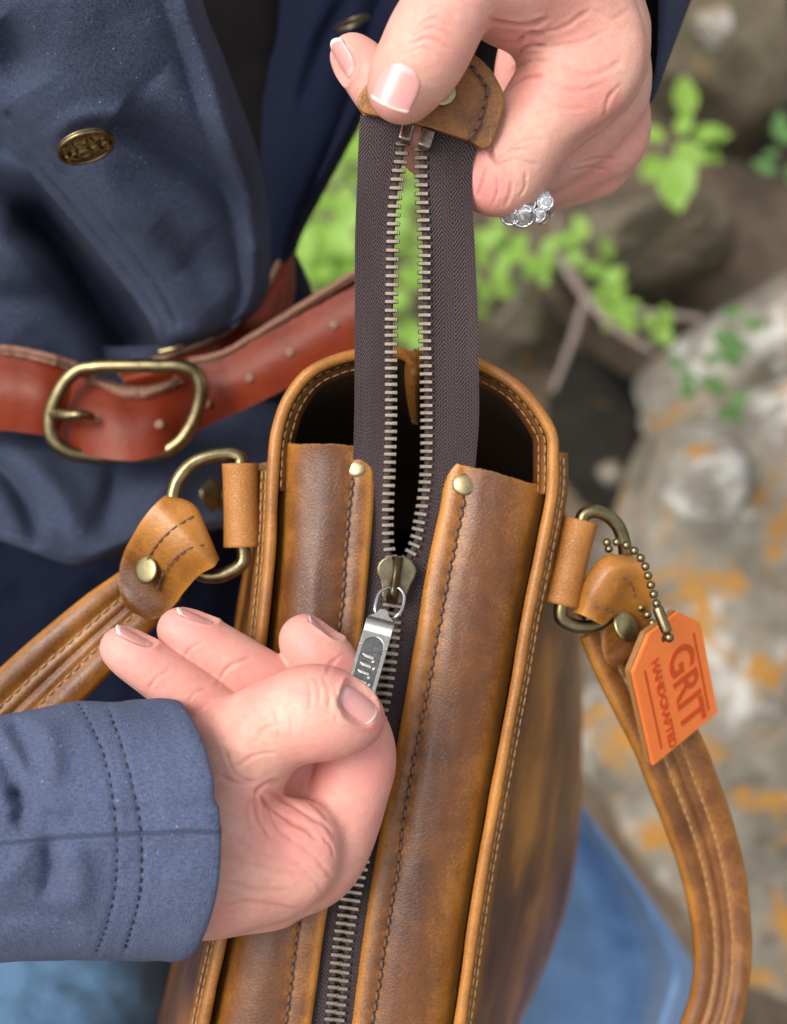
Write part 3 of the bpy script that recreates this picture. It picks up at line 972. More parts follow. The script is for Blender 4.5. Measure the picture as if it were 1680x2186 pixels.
tube('pull_ring', [(831, 1254, .3940), (812, 1262, .3925), (803, 1284, .3905), (801, 1305, .3895), (812, 1320, .3900), (833, 1322, .3905), (850, 1312, .3900), (861, 1290, .3915), (861, 1268, .3930), (850, 1255, .3940)], 3.6, M['wire'], slider, n=70, closed=True, seg=10)
# pull frame: local x across (to the right), y along (towards its ring end)
pt, pb = P(820, 1300, .3885), P(767, 1482, .3770)
ydir = pt - pb; Lp = np.linalg.norm(ydir); ydir /= Lp
nrm = VIEW + cdir(.0, .25, 0) * .25; nrm -= ydir * (nrm @ ydir); nrm /= np.linalg.norm(nrm)
xdir = np.cross(ydir, nrm)
PB = np.stack([xdir, ydir, nrm])
hw = .0039
Lt = Lp * 1.32
def pull_plate():
    bm = bmesh.new()
    out = [(-hw, -Lt + Lp)] + [(-hw, Lp - .0040), (-hw + .0004, Lp - .0030), (-.0017, Lp - .0015), (-.0012, Lp - .0003), (-.0004, Lp), (.0004, Lp), (.0012, Lp - .0003), (.0017, Lp - .0015), (hw - .0004, Lp - .0030), (hw, Lp - .0040)] + [(hw, -Lt + Lp)]
    # two-step face: a raised rim round the long recess
    rec = [(-hw * .70, -Lt + Lp + .0015), (hw * .70, -Lt + Lp + .0015)]
    yc = Lp - .0086
    for a in np.linspace(0, math.pi, 15): rec.append((hw * .70 * math.cos(a), yc + hw * .70 * math.sin(a) * 1.05))
    return out, rec
out, rec = pull_plate()
def extr(name, poly, z0, z1, mat, parent, bev, org=pb, B=PB, smooth=False):
    bm = bmesh.new()
    f = bm.faces.new([bm.verts.new((x, y, z1)) for x, y in poly])
    r = bmesh.ops.extrude_face_region(bm, geom=[f])
    for v in [e for e in r['geom'] if isinstance(e, bmesh.types.BMVert)]: v.co.z = z0
    bmesh.ops.recalc_face_normals(bm, faces=bm.faces)
    if bev:
        ed = [e for e in bm.edges if len(e.link_faces) == 2 and e.calc_face_angle(0) > .6]
        bmesh.ops.bevel(bm, geom=ed, offset=bev, segments=2, affect='EDGES', profile=.6)
    bmesh.ops.triangulate(bm, faces=[f for f in bm.faces if len(f.verts) > 4])
    V = np.array([v.co[:] for v in bm.verts]); F = [tuple(v.index for v in f.verts) for f in bm.faces]
    bm.free()
    return obj(name, place(V, org, B), F, mat, parent, smooth=smooth)
def ring_extr(name, poly, hole, z0, z1, mat, parent, org, B, bev=.00018):
    """plate with a hole: bridged by matching the two outlines by angle"""
    n = 96
    def samp(pl, c):
        pl = np.array(pl); q = []
        th = np.linspace(0, 2 * math.pi, n, endpoint=False)
        for a in th:
            d = np.array([math.cos(a), math.sin(a)]); best = None
            for i in range(len(pl)):
                p, r = pl[i] - c, pl[(i + 1) % len(pl)] - c
                e = r - p
                den = d[0] * -e[1] + d[1] * e[0]
                if abs(den) < 1e-14: continue
                t = (p[0] * -e[1] + p[1] * e[0]) / den
                s = (d[0] * p[1] - d[1] * p[0]) / den
                if t > 0 and -1e-9 <= s <= 1 + 1e-9: best = t if best is None else max(best, t)
            q.append(c + d * best)
        return np.array(q)
    c = np.mean(hole, 0)
    A, Bh = samp(poly, c), samp(hole, c)
    rings = [(A, z0), (A, z1 - bev), (A + (c - A) * .03, z1), (Bh + (Bh - c) * .05, z1), (Bh, z1 - bev), (Bh, z0)]
    V = np.concatenate([np.c_[r, np.full(n, z)] for r, z in rings])
    F = []
    for i in range(len(rings)):
        j = (i + 1) % len(rings)
        for k in range(n):
            k2 = (k + 1) % n
            F.append((i * n + k, i * n + k2, j * n + k2, j * n + k))
    return obj(name, place(V, org, B), F, mat, parent, smooth=False)
# the plate's rim is bent up towards the ring: keep it in one solid piece plus the recessed floor
pull = extr('zipper_pull', out, -.0013, -.0004, M['pull'], bag, .0002)
yA = -Lt + Lp
# frame strips around the recess (real relief)
top_out = [(-hw, Lp - .0115)] + out[1:-1] + [(hw, Lp - .0115)]
arch = [(hw * .72 * math.cos(a), Lp - .0115 + hw * .72 * 1.05 * math.sin(a)) for a in np.linspace(0, math.pi, 15)]
head = [(hw, Lp - .0115)] + [(x, y) for x, y in out[1:-1]][::-1] + [(-hw, Lp - .0115)] + [(x, y) for x, y in arch][::-1]
extr('pull_head', head, -.0004, .0, M['pull'], pull, .00012)
for sx in (-1, 1):
    xs = sorted([sx * hw, sx * hw * .74])
    extr('pull_rail', [(xs[0], yA), (xs[1], yA), (xs[1], Lp - .0116), (xs[0], Lp - .0116)], -.0004, .0, M['pull'], pull, .00010)
extr('pull_recess', [(-hw * .74, yA), (hw * .74, yA), (hw * .74, Lp - .0114)] + arch + [(-hw * .74, Lp - .0114)], -.00042, -.00034, M['pull_recess'], pull, 0)
# bent band across the head
rows = []
for y, z in ((Lp - .0030, .0), (Lp - .0042, .0005), (Lp - .0056, .0006), (Lp - .0068, .0002), (Lp - .0076, -.0001)):
    rows.append([pb + xdir * x + ydir * y + nrm * (z + .00002) for x in (-hw * .96, -hw * .4, hw * .4, hw * .96)])
g = catmull(np.array([catmull(np.array(r), 10) for r in rows]), 16)
sheet('pull_band', g, M['pull'], pull, thick=.0006)
# raised lettering r i r i : reads along the pull, the tops of the letters towards the left rail
gl = []
def slug(y, has_dot, r_arm):
    # stroke: runs across the pull (x), pointed at one end
    x0, x1 = -hw * .60, hw * .26
    w = .00042
    poly = [(x0, y + .0006), (x0 + .0007, y + .0006 + w * .1), (x1, y + w - .0001), (x1, y - w + .0001), (x0 + .0010, y - w * .25)]
    gl.append(('letter_stroke', poly))
    if has_dot:
        ox, oy = (.00015, -.00088) if r_arm else (.00080, -.0002)
        gl.append(('letter_dot', [(x1 + ox + .00042 * math.cos(a), y + oy + .00042 * math.sin(a)) for a in np.linspace(0, 2 * math.pi, 14, endpoint=False)]))
ys = [Lp * (1 - q) for q in (.575, .675, .762, .865)]
for i, y in enumerate(ys):
    slug(y, True, i % 2 == 0)
# the r's carry their dot as an arm beside the stem
for nm, poly in gl:
    extr(nm, [(x * 1.0, yy) for x, yy in poly], -.00036, .00006, M['pull_letter'], pull, .00008)

# ---- end tab of the zipper --------------------------------------------------
tab = []
for x, y in catmull([(775, 240), (764, 218), (778, 188), (806, 158), (850, 128), (905, 110), (960, 106), (1000, 112), (1036, 138), (1062, 175), (1075, 208), (1070, 250), (1056, 290), (1044, 314), (1040, 316), (1000, 300), (940, 280), (880, 262), (820, 250), (785, 243)], 90, closed=True):
    tab.append((x, y, .3655 - (y - 200) * -1e-5))
tabo = plate_uv('end_tab', tab, M['leather_tab'], bag, .0028, .0005)
tab.reverse()
tab2 = [(u + (2 if u > 900 else -2), v - 1, d + .0029) for u, v, d in tab]
plate_uv('end_tab_back', tab2, M['leather_edge'], tabo, .0026, .0004)
at_ = tabo.data.attributes.new('edge', 'FLOAT', 'POINT')
co = np.array([v.co[:] for v in tabo.data.vertices]) + base_of(bag)
# distance to the outline lightens the rubbed rim
uvq = []
inv = np.array(cam.matrix_world) if False else None
def to_uv(w):
    q = np.asarray(w) - np.array(CAM_LOC)
    x, y, z = q[..., 0], q[..., 1] * _ca + q[..., 2] * _sa, -q[..., 1] * _sa + q[..., 2] * _ca
    d = -z
    return np.stack([x / d * FP + CX, CY - y / d * FP, d], -1)
at_.data.foreach_set('value', np.full(len(co), .45, dtype=np.float32))
sp = catmull([(1002, 300, .3650), (1012, 283, .3649), (1022, 262, .3649), (1030, 238, .3648), (1037, 215, .3647), (1040, 195, .3647), (1034, 178, .3646), (1018, 158, .3646), (1004, 140, .3645), (985, 132, .3645), (950, 130, .3644), (905, 134, .3644)], 90)
stitches('stitching', P(sp), .0030, .00048, M['thread'], tabo, lift=.0002, side=.08, gap=.08)
rivet(946, 198, .3650, 28, tabo, None, 'brass_rivet', h=.22)

# ---- D rings, their loops and the straps ---------------------------------------
def dring(pts, nm, parent, r=15):
    return tube(nm, pts, r, M['brass'], parent, n=140, closed=True, seg=16)
ring_l = dring([(514, 1150, .4050), (514, 1000, .4050), (512, 978, .4050), (500, 971, .4050), (460, 971, .4045), (412, 988, .4040), (378, 1028, .4035), (366, 1085, .403), (374, 1150, .403), (396, 1200, .4035), (440, 1230, .4040), (490, 1222, .4045), (518, 1200, .4050), (520, 1180, .4050)], 'd_ring', bag)
ring_r = dring([(1214, 1270, .4090), (1240, 1120, .4090), (1246, 1100, .4090), (1262, 1092, .4092), (1292, 1098, .41), (1318, 1122, .4115), (1332, 1160, .413), (1334, 1220, .4145), (1312, 1300, .4145), (1270, 1335, .412), (1222, 1334, .410), (1198, 1318, .4092), (1197, 1298, .409)], 'd_ring', bag)

def roll(nm, a, b, r, parent):
    """leather tube rolled round the ring's straight bar, with open cut ends"""
    a = np.array(a, float); b = np.array(b, float)
    n = 30
    c = a[None] * (1 - np.linspace(0, 1, n))[:, None] + b[None] * np.linspace(0, 1, n)[:, None]
    w = P(c)
    t = np.linspace(-1, 1, n)
    rr = r * a[2] / FP * (1 + .05 * t * t)
    V1_, F1_ = tube_mesh(w, rr, 28, caps=False)
    V2_, F2_ = tube_mesh(w, rr * .62, 28, caps=False)
    N = len(V1_)
    F = [tuple(f) for f in F1_] + [tuple(x + N for x in f[::-1]) for f in F2_]
    seg = 28
    for k in range(seg):
        k2 = (k + 1) % seg
        F.append((k2, k, k + N, k2 + N)); e = (n - 1) * seg
        F.append((e + k, e + k2, e + k2 + N, e + k + N))
    fm = [0] * len(F1_) + [1] * len(F2_) + [2] * (2 * seg)
    return obj(nm, np.concatenate([V1_, V2_]), F, [M['leather_tan'], M['suede'], M['leather_edge']], parent, attrs={'edge': .1 * np.ones(2 * N)}, fmat=fm)
roll('ring_loop', (513, 990, .4055), (516, 1168, .4055), 37.5, bag)
roll('ring_loop', (1240, 1110, .4095), (1196, 1290, .4095), 36.5, bag)
# anchoring tabs that run from the loops under the piping and down the walls
sheet('ring_tab', P(loft([[(515, 995, .4165), (550, 990, .418), (578, 985, .4170)], [(517, 1165, .4165), (548, 1160, .418), (572, 1158, .4170)]], 8, 12)), [M['leather'], M['suede'], M['leather_edge']], bag, thick=.0016, attrs={'edge': .2})
sheet('ring_tab', P(loft([[(1236, 1115, .4195), (1205, 1108, .419), (1180, 1100, .416)], [(1194, 1288, .4195), (1172, 1284, .419), (1150, 1280, .416)]], 8, 12)), [M['leather'], M['suede'], M['leather_edge']], bag, thick=.0016, attrs={'edge': .2})

def strap(nm, ctr, halfw, mats, parent, n=240, up=None, thick=.0034):
    """padded strap with a stitched groove pair. ctr (u,v,d) list; halfw in px; up: list of world up dirs"""
    c = catmull(ctr, n); w = P(c)
    t = np.gradient(w, axis=0); t /= np.linalg.norm(t, axis=1, keepdims=True)
    if up is None: up = np.tile(VIEW, (n, 1))
    else: up = catmull(np.array(up, float), n)
    a = up - t * (up * t).sum(1, keepdims=True); a /= np.linalg.norm(a, axis=1, keepdims=True)
    b = np.cross(t, a)
    hwm = np.interp(np.linspace(0, 1, n), np.linspace(0, 1, len(halfw)), halfw) * c[:, 2] / FP
    # top profile: rolled edges, two ridges, seam in the middle
    x = np.array([-1, -.98, -.90, -.78, -.62, -.46, -.36, -.30, -.24, -.16, -.08, -.03, 0, .03, .08, .16, .24, .30, .36, .46, .62, .78, .90, .98, 1])
    z = np.array([-.5, -.15, .22, .42, .50, .40, .16, .06, .16, .24, .18, .08, .02, .08, .18, .24, .16, .06, .16, .40, .50, .42, .22, -.15, -.5])
    xb = x[::-1][1:-1]; zb = -.5 - .25 * (1 - np.abs(xb) ** 4)
    X = np.r_[x, xb]; Z = np.r_[z, zb]
    ed = np.r_[.10 + .55 * np.exp(-((np.abs(x) - .95) / .12) ** 2) + .55 * np.exp(-((np.abs(x) - .30) / .07) ** 2), np.zeros(len(xb))]
    V = w[:, None] + b[:, None] * (hwm[:, None] * X[None])[..., None] + a[:, None] * (thick * Z)[None, :, None]
    V += a[:, None] * (fbm(V * 120, 2, 12) * .00025)[..., None]
    k = len(X)
    s_ = np.r_[0, np.cumsum(np.linalg.norm(np.diff(w, axis=0), axis=1))]
    F = [tuple(f) for f in grid_faces(n, k, closed_c=True)] + [tuple(range(k))[::-1], tuple((n - 1) * k + i for i in range(k))]
    o = obj(nm, V.reshape(-1, 3), F, M['leather'], parent, attrs={'edge': np.tile(ed, (n, 1)) + .12 * fbm(V * 60, 2, 40)})
    for q in (-.30, .30):
        stitches('stitching', w + b * (hwm * q)[:, None] + a * thick * .09, .0034, .00034, M['thread_light'], o, holes=False, lift=.0002)
    return o
strap_l = strap('handle_strap', [(345, 1232, .418), (300, 1270, .418), (240, 1322, .416), (120, 1432, .414), (0, 1548, .41), (-120, 1660, .408), (-300, 1800, .42)], [62, 78, 86, 92, 96, 98, 98], M, bag)
strap_r = strap('handle_strap', [(1300, 1330, .428), (1330, 1400, .430), (1372, 1480, .432), (1420, 1570, .435), (1465, 1680, .440), (1508, 1800, .446), (1535, 1920, .450), (1545, 2030, .452), (1535, 2130, .452), (1490, 2260, .452), (1420, 2420, .45)],
                [70, 72, 74, 76, 74, 70, 64, 60, 60, 62, 62], M, bag, up=[cdir(.30, .1, 1)] * 3 + [cdir(.15, 0, 1)] * 4 + [cdir(-.2, 0, 1)] * 4)

def wrap_end(nm, rows, parent, rv, rr, n_r, sts, thick=.0020):
    g = P(loft(rows, 70, 30))
    g += VIEW * (fbm(g * 120, 2, 3) * .00015)[..., None]
    ed = np.zeros(g.shape[:2]) + .25
    jj = np.linspace(-1, 1, 30)[None]
    ii = np.linspace(0, 1, 70)[:, None]
    ed = .50 + .35 * np.exp(-((1 - np.abs(jj)) / .12) ** 2) - .65 * np.clip((ii - .55) / .25, 0, 1) + .0 * ii
    o = sheet(nm, g, [M['leather_tan'] if False else M['leather'], M['suede'], M['leather_edge']], parent, thick=thick, attrs={'edge': ed + .25 * (1 - ii)})
    for st in sts:
        stitches('stitching', P(catmull(np.array(st, float), 60)), .0027, .00030, M['thread'], o, lift=.0002, gap=.16, holes=False)
    rivet(*rv, rr, o, n_r, 'brass_rivet', h=.22)
    return o
wl_rows = [[(372, 1082, .4170), (405, 1130, .4175), (452, 1206, .4170)],
           [(364, 1060, .4100), (412, 1120, .4100), (468, 1196, .4100)],
           [(358, 1056, .4035), (412, 1075, .4020), (446, 1140, .4010), (467, 1192, .4030)],
           [(344, 1064, .3985), (388, 1108, .3965), (428, 1160, .3960), (459, 1208, .3985)],
           [(312, 1098, .3975), (360, 1142, .3958), (400, 1186, .3960), (428, 1226, .3995)],
           [(284, 1142, .4010), (326, 1182, .3998), (364, 1222, .4002), (394, 1262, .4025)],
           [(262, 1186, .4062), (300, 1224, .4060), (334, 1262, .4062), (368, 1296, .4062)],
           [(254, 1232, .4080), (280, 1262, .4075), (308, 1290, .4075), (340, 1318, .4080)],
           [(258, 1272, .4085), (274, 1288, .4078), (292, 1304, .4080), (312, 1322, .4085)],
           [(270, 1300, .4095), (280, 1305, .4092), (288, 1310, .4092), (296, 1314, .4095)]]
wrap_end('strap_end', wl_rows, bag, (312, 1217, .4012), 30, cdir(-.55, .1, .9),
         [[(305, 1228, .4052), (320, 1185, .4000), (345, 1150, .3965), (380, 1120, .3958), (422, 1098, .3985)], [(336, 1262, .4052), (350, 1220, .3998), (378, 1188, .3962), (412, 1168, .3956), (448, 1162, .3975)]])
wr_rows = [[(1236, 1318, .4235), (1280, 1270, .4240), (1330, 1205, .4230)],
           [(1228, 1308, .4170), (1270, 1250, .4170), (1330, 1195, .4170)],
           [(1222, 1306, .4110), (1244, 1244, .4090), (1292, 1186, .4090), (1345, 1186, .4115)],
           [(1240, 1312, .4070), (1268, 1252, .4050), (1316, 1200, .4050), (1368, 1200, .4080)],
           [(1268, 1326, .4080), (1302, 1276, .4060), (1340, 1226, .4060), (1382, 1228, .4085)],
           [(1290, 1340, .4120), (1318, 1300, .4110), (1352, 1262, .4110), (1388, 1262, .4130)],
           [(1290, 1366, .4165), (1320, 1342, .4165), (1352, 1316, .4165), (1390, 1300, .4175)],
           [(1290, 1395, .4185), (1318, 1378, .4185), (1348, 1360, .4185), (1386, 1345, .4190)],
           [(1296, 1414, .4190), (1312, 1410, .4190), (1334, 1400, .4190), (1366, 1382, .4195)],
           [(1306, 1422, .4200), (1312, 1423, .4200), (1322, 1420, .4200), (1336, 1410, .4200)]]
wrap_end('strap_end', wr_rows, bag, (1336, 1336, .4130), 36, cdir(.62, .30, .75),
         [[(1262, 1296, .4062), (1296, 1300, .4075), (1318, 1312, .4110), (1328, 1318, .4140)], [(1284, 1214, .4062), (1322, 1228, .4058), (1348, 1252, .4085), (1356, 1286, .4125)]])

# ================================================================== implicit skin surfaces
class Field:
    def __init__(s, lo, hi, h):
        s.lo = np.array(lo, float); s.h = h
        s.n = np.ceil((np.array(hi) - s.lo) / h).astype(int) + 1
        s.F = np.full(s.n, 1.0, dtype=np.float32)
        s.ax = [(s.lo[i] + h * np.arange(s.n[i])).astype(np.float32) for i in range(3)]
    def box(s, a, b, pad):
        lo = np.minimum(a, b) - pad; hi = np.maximum(a, b) + pad
        i0 = np.clip(np.floor((lo - s.lo) / s.h).astype(int), 0, s.n)
        i1 = np.clip(np.ceil((hi - s.lo) / s.h).astype(int) + 1, 0, s.n)
        return tuple(slice(p, q) for p, q in zip(i0, i1))
    def cone(s, a, b, ra, rb, k, F=None, margin=0.005):
        F = s.F if F is None else F
        sl = s.box(a, b, max(ra, rb) + k + margin)
        X, Y, Z = (s.ax[i][sl[i]] for i in range(3))
        if min(len(X), len(Y), len(Z)) == 0: return
        px, py, pz = X[:, None, None] - a[0], Y[None, :, None] - a[1], Z[None, None, :] - a[2]
        ba = (b - a).astype(np.float32)
        l2 = float(ba @ ba) + 1e-12
        t = np.clip((px * ba[0] + py * ba[1] + pz * ba[2]) / l2, 0, 1)
        d = np.sqrt((px - t * ba[0]) ** 2 + (py - t * ba[1]) ** 2 + (pz - t * ba[2]) ** 2)
        ts = t * t * (3 - 2 * t)
        d -= ra + (rb - ra) * (0.5 * t + 0.5 * ts)
        cur = F[sl]
        hh = np.maximum(k - np.abs(cur - d), 0) / k
        F[sl] = np.minimum(cur, d) - hh * hh * k * 0.25
    def chain(s, pts, k, kin=0.0025):
        """pts (u,v,d,r_px): a smoothly tapering limb; blended into the rest with k"""
        pts = np.asarray(pts, float)
        n = 6 * (len(pts) - 1) + 1
        c = catmull(pts, n)
        w = PC(c[:, :3]); r = c[:, 3] * c[:, 2] / FP
        G = np.full_like(s.F, 1.0)
        for i in range(n - 1):
            s.cone(w[i], w[i + 1], r[i], r[i + 1], kin, F=G, margin=0.005 + k)
        hh = np.maximum(k - np.abs(s.F - G), 0) / k
        s.F = np.minimum(s.F, G) - hh * hh * k * 0.25
    def blob(s, c, rad, k, B=None):
        """ellipsoid; c (u,v,d), rad px triple along axes B (camera-frame rows)"""
        cc = PC(np.array(c, float)); r = np.array(rad, float) * c[2] / FP
        m = r.max()
        sl = s.box(cc, cc, m + k + 0.005)
        X, Y, Z = np.meshgrid(*(s.ax[i][sl[i]] for i in range(3)), indexing='ij')
        q = np.stack([X - cc[0], Y - cc[1], Z - cc[2]], -1)
        if B is not None: q = q @ np.asarray(B, np.float32).T
        k0 = np.linalg.norm(q / r, axis=-1); k1 = np.linalg.norm(q / (r * r), axis=-1) + 1e-9
        d = (k0 * (k0 - 1.0) / k1).astype(np.float32)
        cur = s.F[sl]
        hh = np.maximum(k - np.abs(cur - d), 0) / k
        s.F[sl] = np.minimum(cur, d) - hh * hh * k * 0.25
    def mesh(s):
        F = s.F
        F[0], F[-1], F[:, 0], F[:, -1], F[:, :, 0], F[:, :, -1] = (0.002,) * 6
        neg = F < 0
        nx, ny, nz = (k - 1 for k in F.shape)
        cnt = np.zeros((nx, ny, nz), np.int8)
        for i in (0, 1):
            for j in (0, 1):
                for k in (0, 1):
                    cnt += neg[i:nx + i, j:ny + j, k:nz + k]
        act = (cnt > 0) & (cnt < 8)
        I, J, K = np.nonzero(act)
        idx = np.full((nx, ny, nz), -1, np.int32); idx[I, J, K] = np.arange(len(I))
        acc = np.zeros((len(I), 3)); num = np.zeros(len(I))
        cs = [(i, j, k) for i in (0, 1) for j in (0, 1) for k in (0, 1)]
        for a in cs:
            for b in cs:
                if sum(abs(x - y) for x, y in zip(a, b)) != 1 or a > b: continue
                fa = F[I + a[0], J + a[1], K + a[2]]; fb = F[I + b[0], J + b[1], K + b[2]]
                m = (fa < 0) != (fb < 0)
                t = np.where(m, fa / np.where(m, fa - fb, 1), 0)
                p = np.array(a)[None] + t[:, None] * (np.array(b) - np.array(a))[None]
                acc += p * m[:, None]; num += m
        V = (np.stack([I, J, K], -1) + acc / num[:, None]) * s.h + s.lo
        quads = []
        for ax in range(3):
            sl0 = [slice(1, -1)] * 3; sl1 = [slice(1, -1)] * 3
            sl0[ax] = slice(0, -1); sl1[ax] = slice(1, None)
            A = neg[tuple(sl0)]; Bn = neg[tuple(sl1)]
            i, j, k = np.nonzero(A != Bn)
            s0 = A[i, j, k]
            g = [i, j, k]
            for q in range(3):
                if q != ax: g[q] = g[q] + 1
            o1, o2 = [q for q in range(3) if q != ax]
            def at(d1, d2):
                h = [g[0].copy(), g[1].copy(), g[2].copy()]
                h[o1] -= d1; h[o2] -= d2
                return idx[h[0], h[1], h[2]]
            Q = np.stack([at(1, 1), at(0, 1), at(0, 0), at(1, 0)], -1)
            flip = s0 if ax != 1 else ~s0
            Q[~flip] = Q[~flip][:, ::-1]
            quads.append(Q)
        Q = np.concatenate(quads)
        # outward normals from the field
        gi = (V - s.lo) / s.h
        i0 = np.clip(np.round(gi).astype(int), 1, np.array(F.shape) - 2)
        N = np.stack([F[i0[:, 0] + 1, i0[:, 1], i0[:, 2]] - F[i0[:, 0] - 1, i0[:, 1], i0[:, 2]],
                      F[i0[:, 0], i0[:, 1] + 1, i0[:, 2]] - F[i0[:, 0], i0[:, 1] - 1, i0[:, 2]],
                      F[i0[:, 0], i0[:, 1], i0[:, 2] + 1] - F[i0[:, 0], i0[:, 1], i0[:, 2] - 1]], -1)
        N /= np.linalg.norm(N, axis=1, keepdims=True) + 1e-9
        # relax the lattice pattern: one pass of neighbour averaging
        for _ in range(2):
            A = np.zeros_like(V); c = np.zeros(len(V))
            for a, b in ((0, 1), (1, 2), (2, 3), (3, 0)):
                np.add.at(A, Q[:, a], V[Q[:, b]]); np.add.at(c, Q[:, a], 1)
                np.add.at(A, Q[:, b], V[Q[:, a]]); np.add.at(c, Q[:, b], 1)
            V = V * 0.5 + 0.5 * A / np.maximum(c, 1)[:, None]
        return V, Q, N

def cam_uv(V):
    d = -V[:, 2]
    return np.stack([V[:, 0] / d * FP + CX, CY - V[:, 1] / d * FP], -1), d

def detail(V, N, lines, pinks, nails=()):
    """skin folds as real grooves, flushes of colour, nail beds"""
    uv, d = cam_uv(V)
    crease = np.zeros(len(V)); pink = np.zeros(len(V))
    front = np.clip(N[:, 2] * 2.5 + 0.4, 0, 1)
    for L in lines:
        pts, w, dep = L[0], L[1], L[2]
        dr = L[3] if len(L) > 3 else None
        pts = np.array(pts, float)
        lo, hi = pts.min(0) - 6 * w, pts.max(0) + 6 * w
        m = np.nonzero(((uv > lo) & (uv < hi)).all(1) & (N[:, 2] > -0.05))[0]
        if dr is not None: m = m[(d[m] > dr[0]) & (d[m] < dr[1])]
        if not len(m): continue
        q, s = polyline_dist(uv[m], pts)
        taper = np.clip(np.minimum(s, 1 - s) * 6 + 0.25, 0, 1)
        q = q + 0.5 * w * vnoise(np.c_[uv[m] * 0.06, np.zeros(len(m))], 5)
        w = w * .72
        g = np.exp(-(q / w) ** 2) * taper
        sh = np.exp(-((q - 2.3 * w) / (1.6 * w)) ** 2) * taper
        V[m] += N[m] * ((-.62 * dep * g + 0.16 * dep * sh) * front[m])[:, None]
        crease[m] = np.maximum(crease[m], g * min(1, dep / 0.0011) * front[m])
    for (u, v, r, a) in pinks:
        q = np.hypot(uv[:, 0] - u, uv[:, 1] - v) / r
        pink = np.maximum(pink, a * np.exp(-q * q))
    n1 = fbm(V * 55, 3, 3)
    V += N * (n1 * 0.00022)[:, None]
    return crease, np.clip(pink * (0.8 + 0.4 * n1), 0, 1)

def nail_patch(c, axis, up, half_w, half_l, curve_r, tip=0.16, name='fingernail', sq=3.2):
    """curved nail plate in the camera frame. c centre on the nail surface, axis towards the free edge."""
    a = np.array(axis, float); a /= np.linalg.norm(a)
    u = np.array(up, float); u -= a * (u @ a); u /= np.linalg.norm(u)
    b = np.cross(a, u)
    nl, nw = 34, 26
    V, tp, lu = [], [], []
    for i in range(nl):
        s = -.975 + 1.92 * i / (nl - 1)
        e = 2.6 if s < 0 else sq
        wv = (1 - abs(s) ** e) ** (1 / e)
        for j in range(nw):
            t = -1 + 2 * j / (nw - 1)
            th = t * wv * half_w / curve_r
            L = s * half_l + (-.10 if s > 0 else .12) * half_l * t * t * abs(s)
            rho = (abs(min(s, 0)) ** 2.6 + abs(t * wv) ** 3) ** .35 if s < .7 else abs(t * wv)
            drop = .0006 * min(1, max(0, (max(rho, abs(t) * (1 if s < .75 else 0)) - .84) / .16)) ** 2
            rr = curve_r - 0.05 * half_l * s * s - drop
            V.append(np.array(c) - u * curve_r + a * L + (u * math.cos(th) + b * math.sin(th)) * rr)
            ed = s - (.945 - 2 * tip) + 0.14 * t * t
            tp.append(min(1, max(0, ed / 0.05)))
            lu.append(min(1, max(0, (-0.55 - s - .35 * t * t) / 0.14)))
    V = np.array(V).reshape(nl, nw, 3)
    return V, np.array(tp), np.array(lu)

H_VOX = 0.00055
# ------------------------------------------------------------------ lower hand (her right), pinching the pull
lo = PC(np.array([60, 2060, 0.425])); hi = PC(np.array([880, 1270, 0.425]))
f = Field((lo[0] - .004, lo[1] - .004, -0.412), (hi[0] + .004, hi[1] + .004, -0.336), H_VOX)
f.chain([(150, 1800, .374, 165), (300, 1822, .376, 168), (430, 1832, .377, 160), (540, 1828, .379, 138), (625, 1832, .382, 108)], .004)
f.chain([(430, 1905, .384, 92), (540, 1925, .388, 56), (600, 1925, .389, 50)], .004)                              # heel of the hand / little-finger side
f.chain([(420, 1690, .374, 122), (500, 1618, .371, 110), (560, 1566, .367, 90), (612, 1538, .364, 87), (655, 1526, .3625, 88), (692, 1524, .362, 88), (728, 1530, .3625, 72), (752, 1534, .364, 58), (768, 1534, .3655, 42)], .0045)   # thumb
f.chain([(560, 1845, .389, 105), (655, 1835, .387, 100), (716, 1755, .386, 84), (744, 1680, .384, 77), (762, 1612, .383, 74), (757, 1560, .3825, 64), (742, 1520, .3835, 50)], .0028)  # index, curled
f.chain([(648, 1363, .3845, 51), (672, 1392, .3845, 58), (706, 1430, .386, 58), (745, 1490, .389, 50), (735, 1570, .391, 46), (690, 1650, .393, 50), (620, 1745, .391, 70)], .0016)     # middle
f.chain([(379, 1343, .380, 43), (410, 1358, .380, 50), (452, 1384, .3805, 51), (515, 1424, .382, 54), (580, 1468, .384, 56), (640, 1560, .388, 56), (600, 1700, .388, 70)], .0010)       # ring
f.chain([(257, 1381, .3725, 43), (285, 1400, .3725, 46), (330, 1432, .373, 47), (400, 1482, .374, 51), (470, 1535, .377, 54), (560, 1620, .383, 60), (560, 1740, .385, 70)], .0010)   # little
f.chain([(590, 1670, .395, 60), (690, 1650, .396, 56)], .003)                                                       # floor of the hollow
f.blob((655, 1500, .3585), (70, 52, 40), .008)                                                                    # thumb knuckle
f.blob((636, 1812, .371), (88, 106, 62), .005)                                                                    # fleshy pad between thumb and index
f.blob((478, 1765, .366), (80, 100, 66), .009)
V1, Q1, N1 = f.mesh(); del f

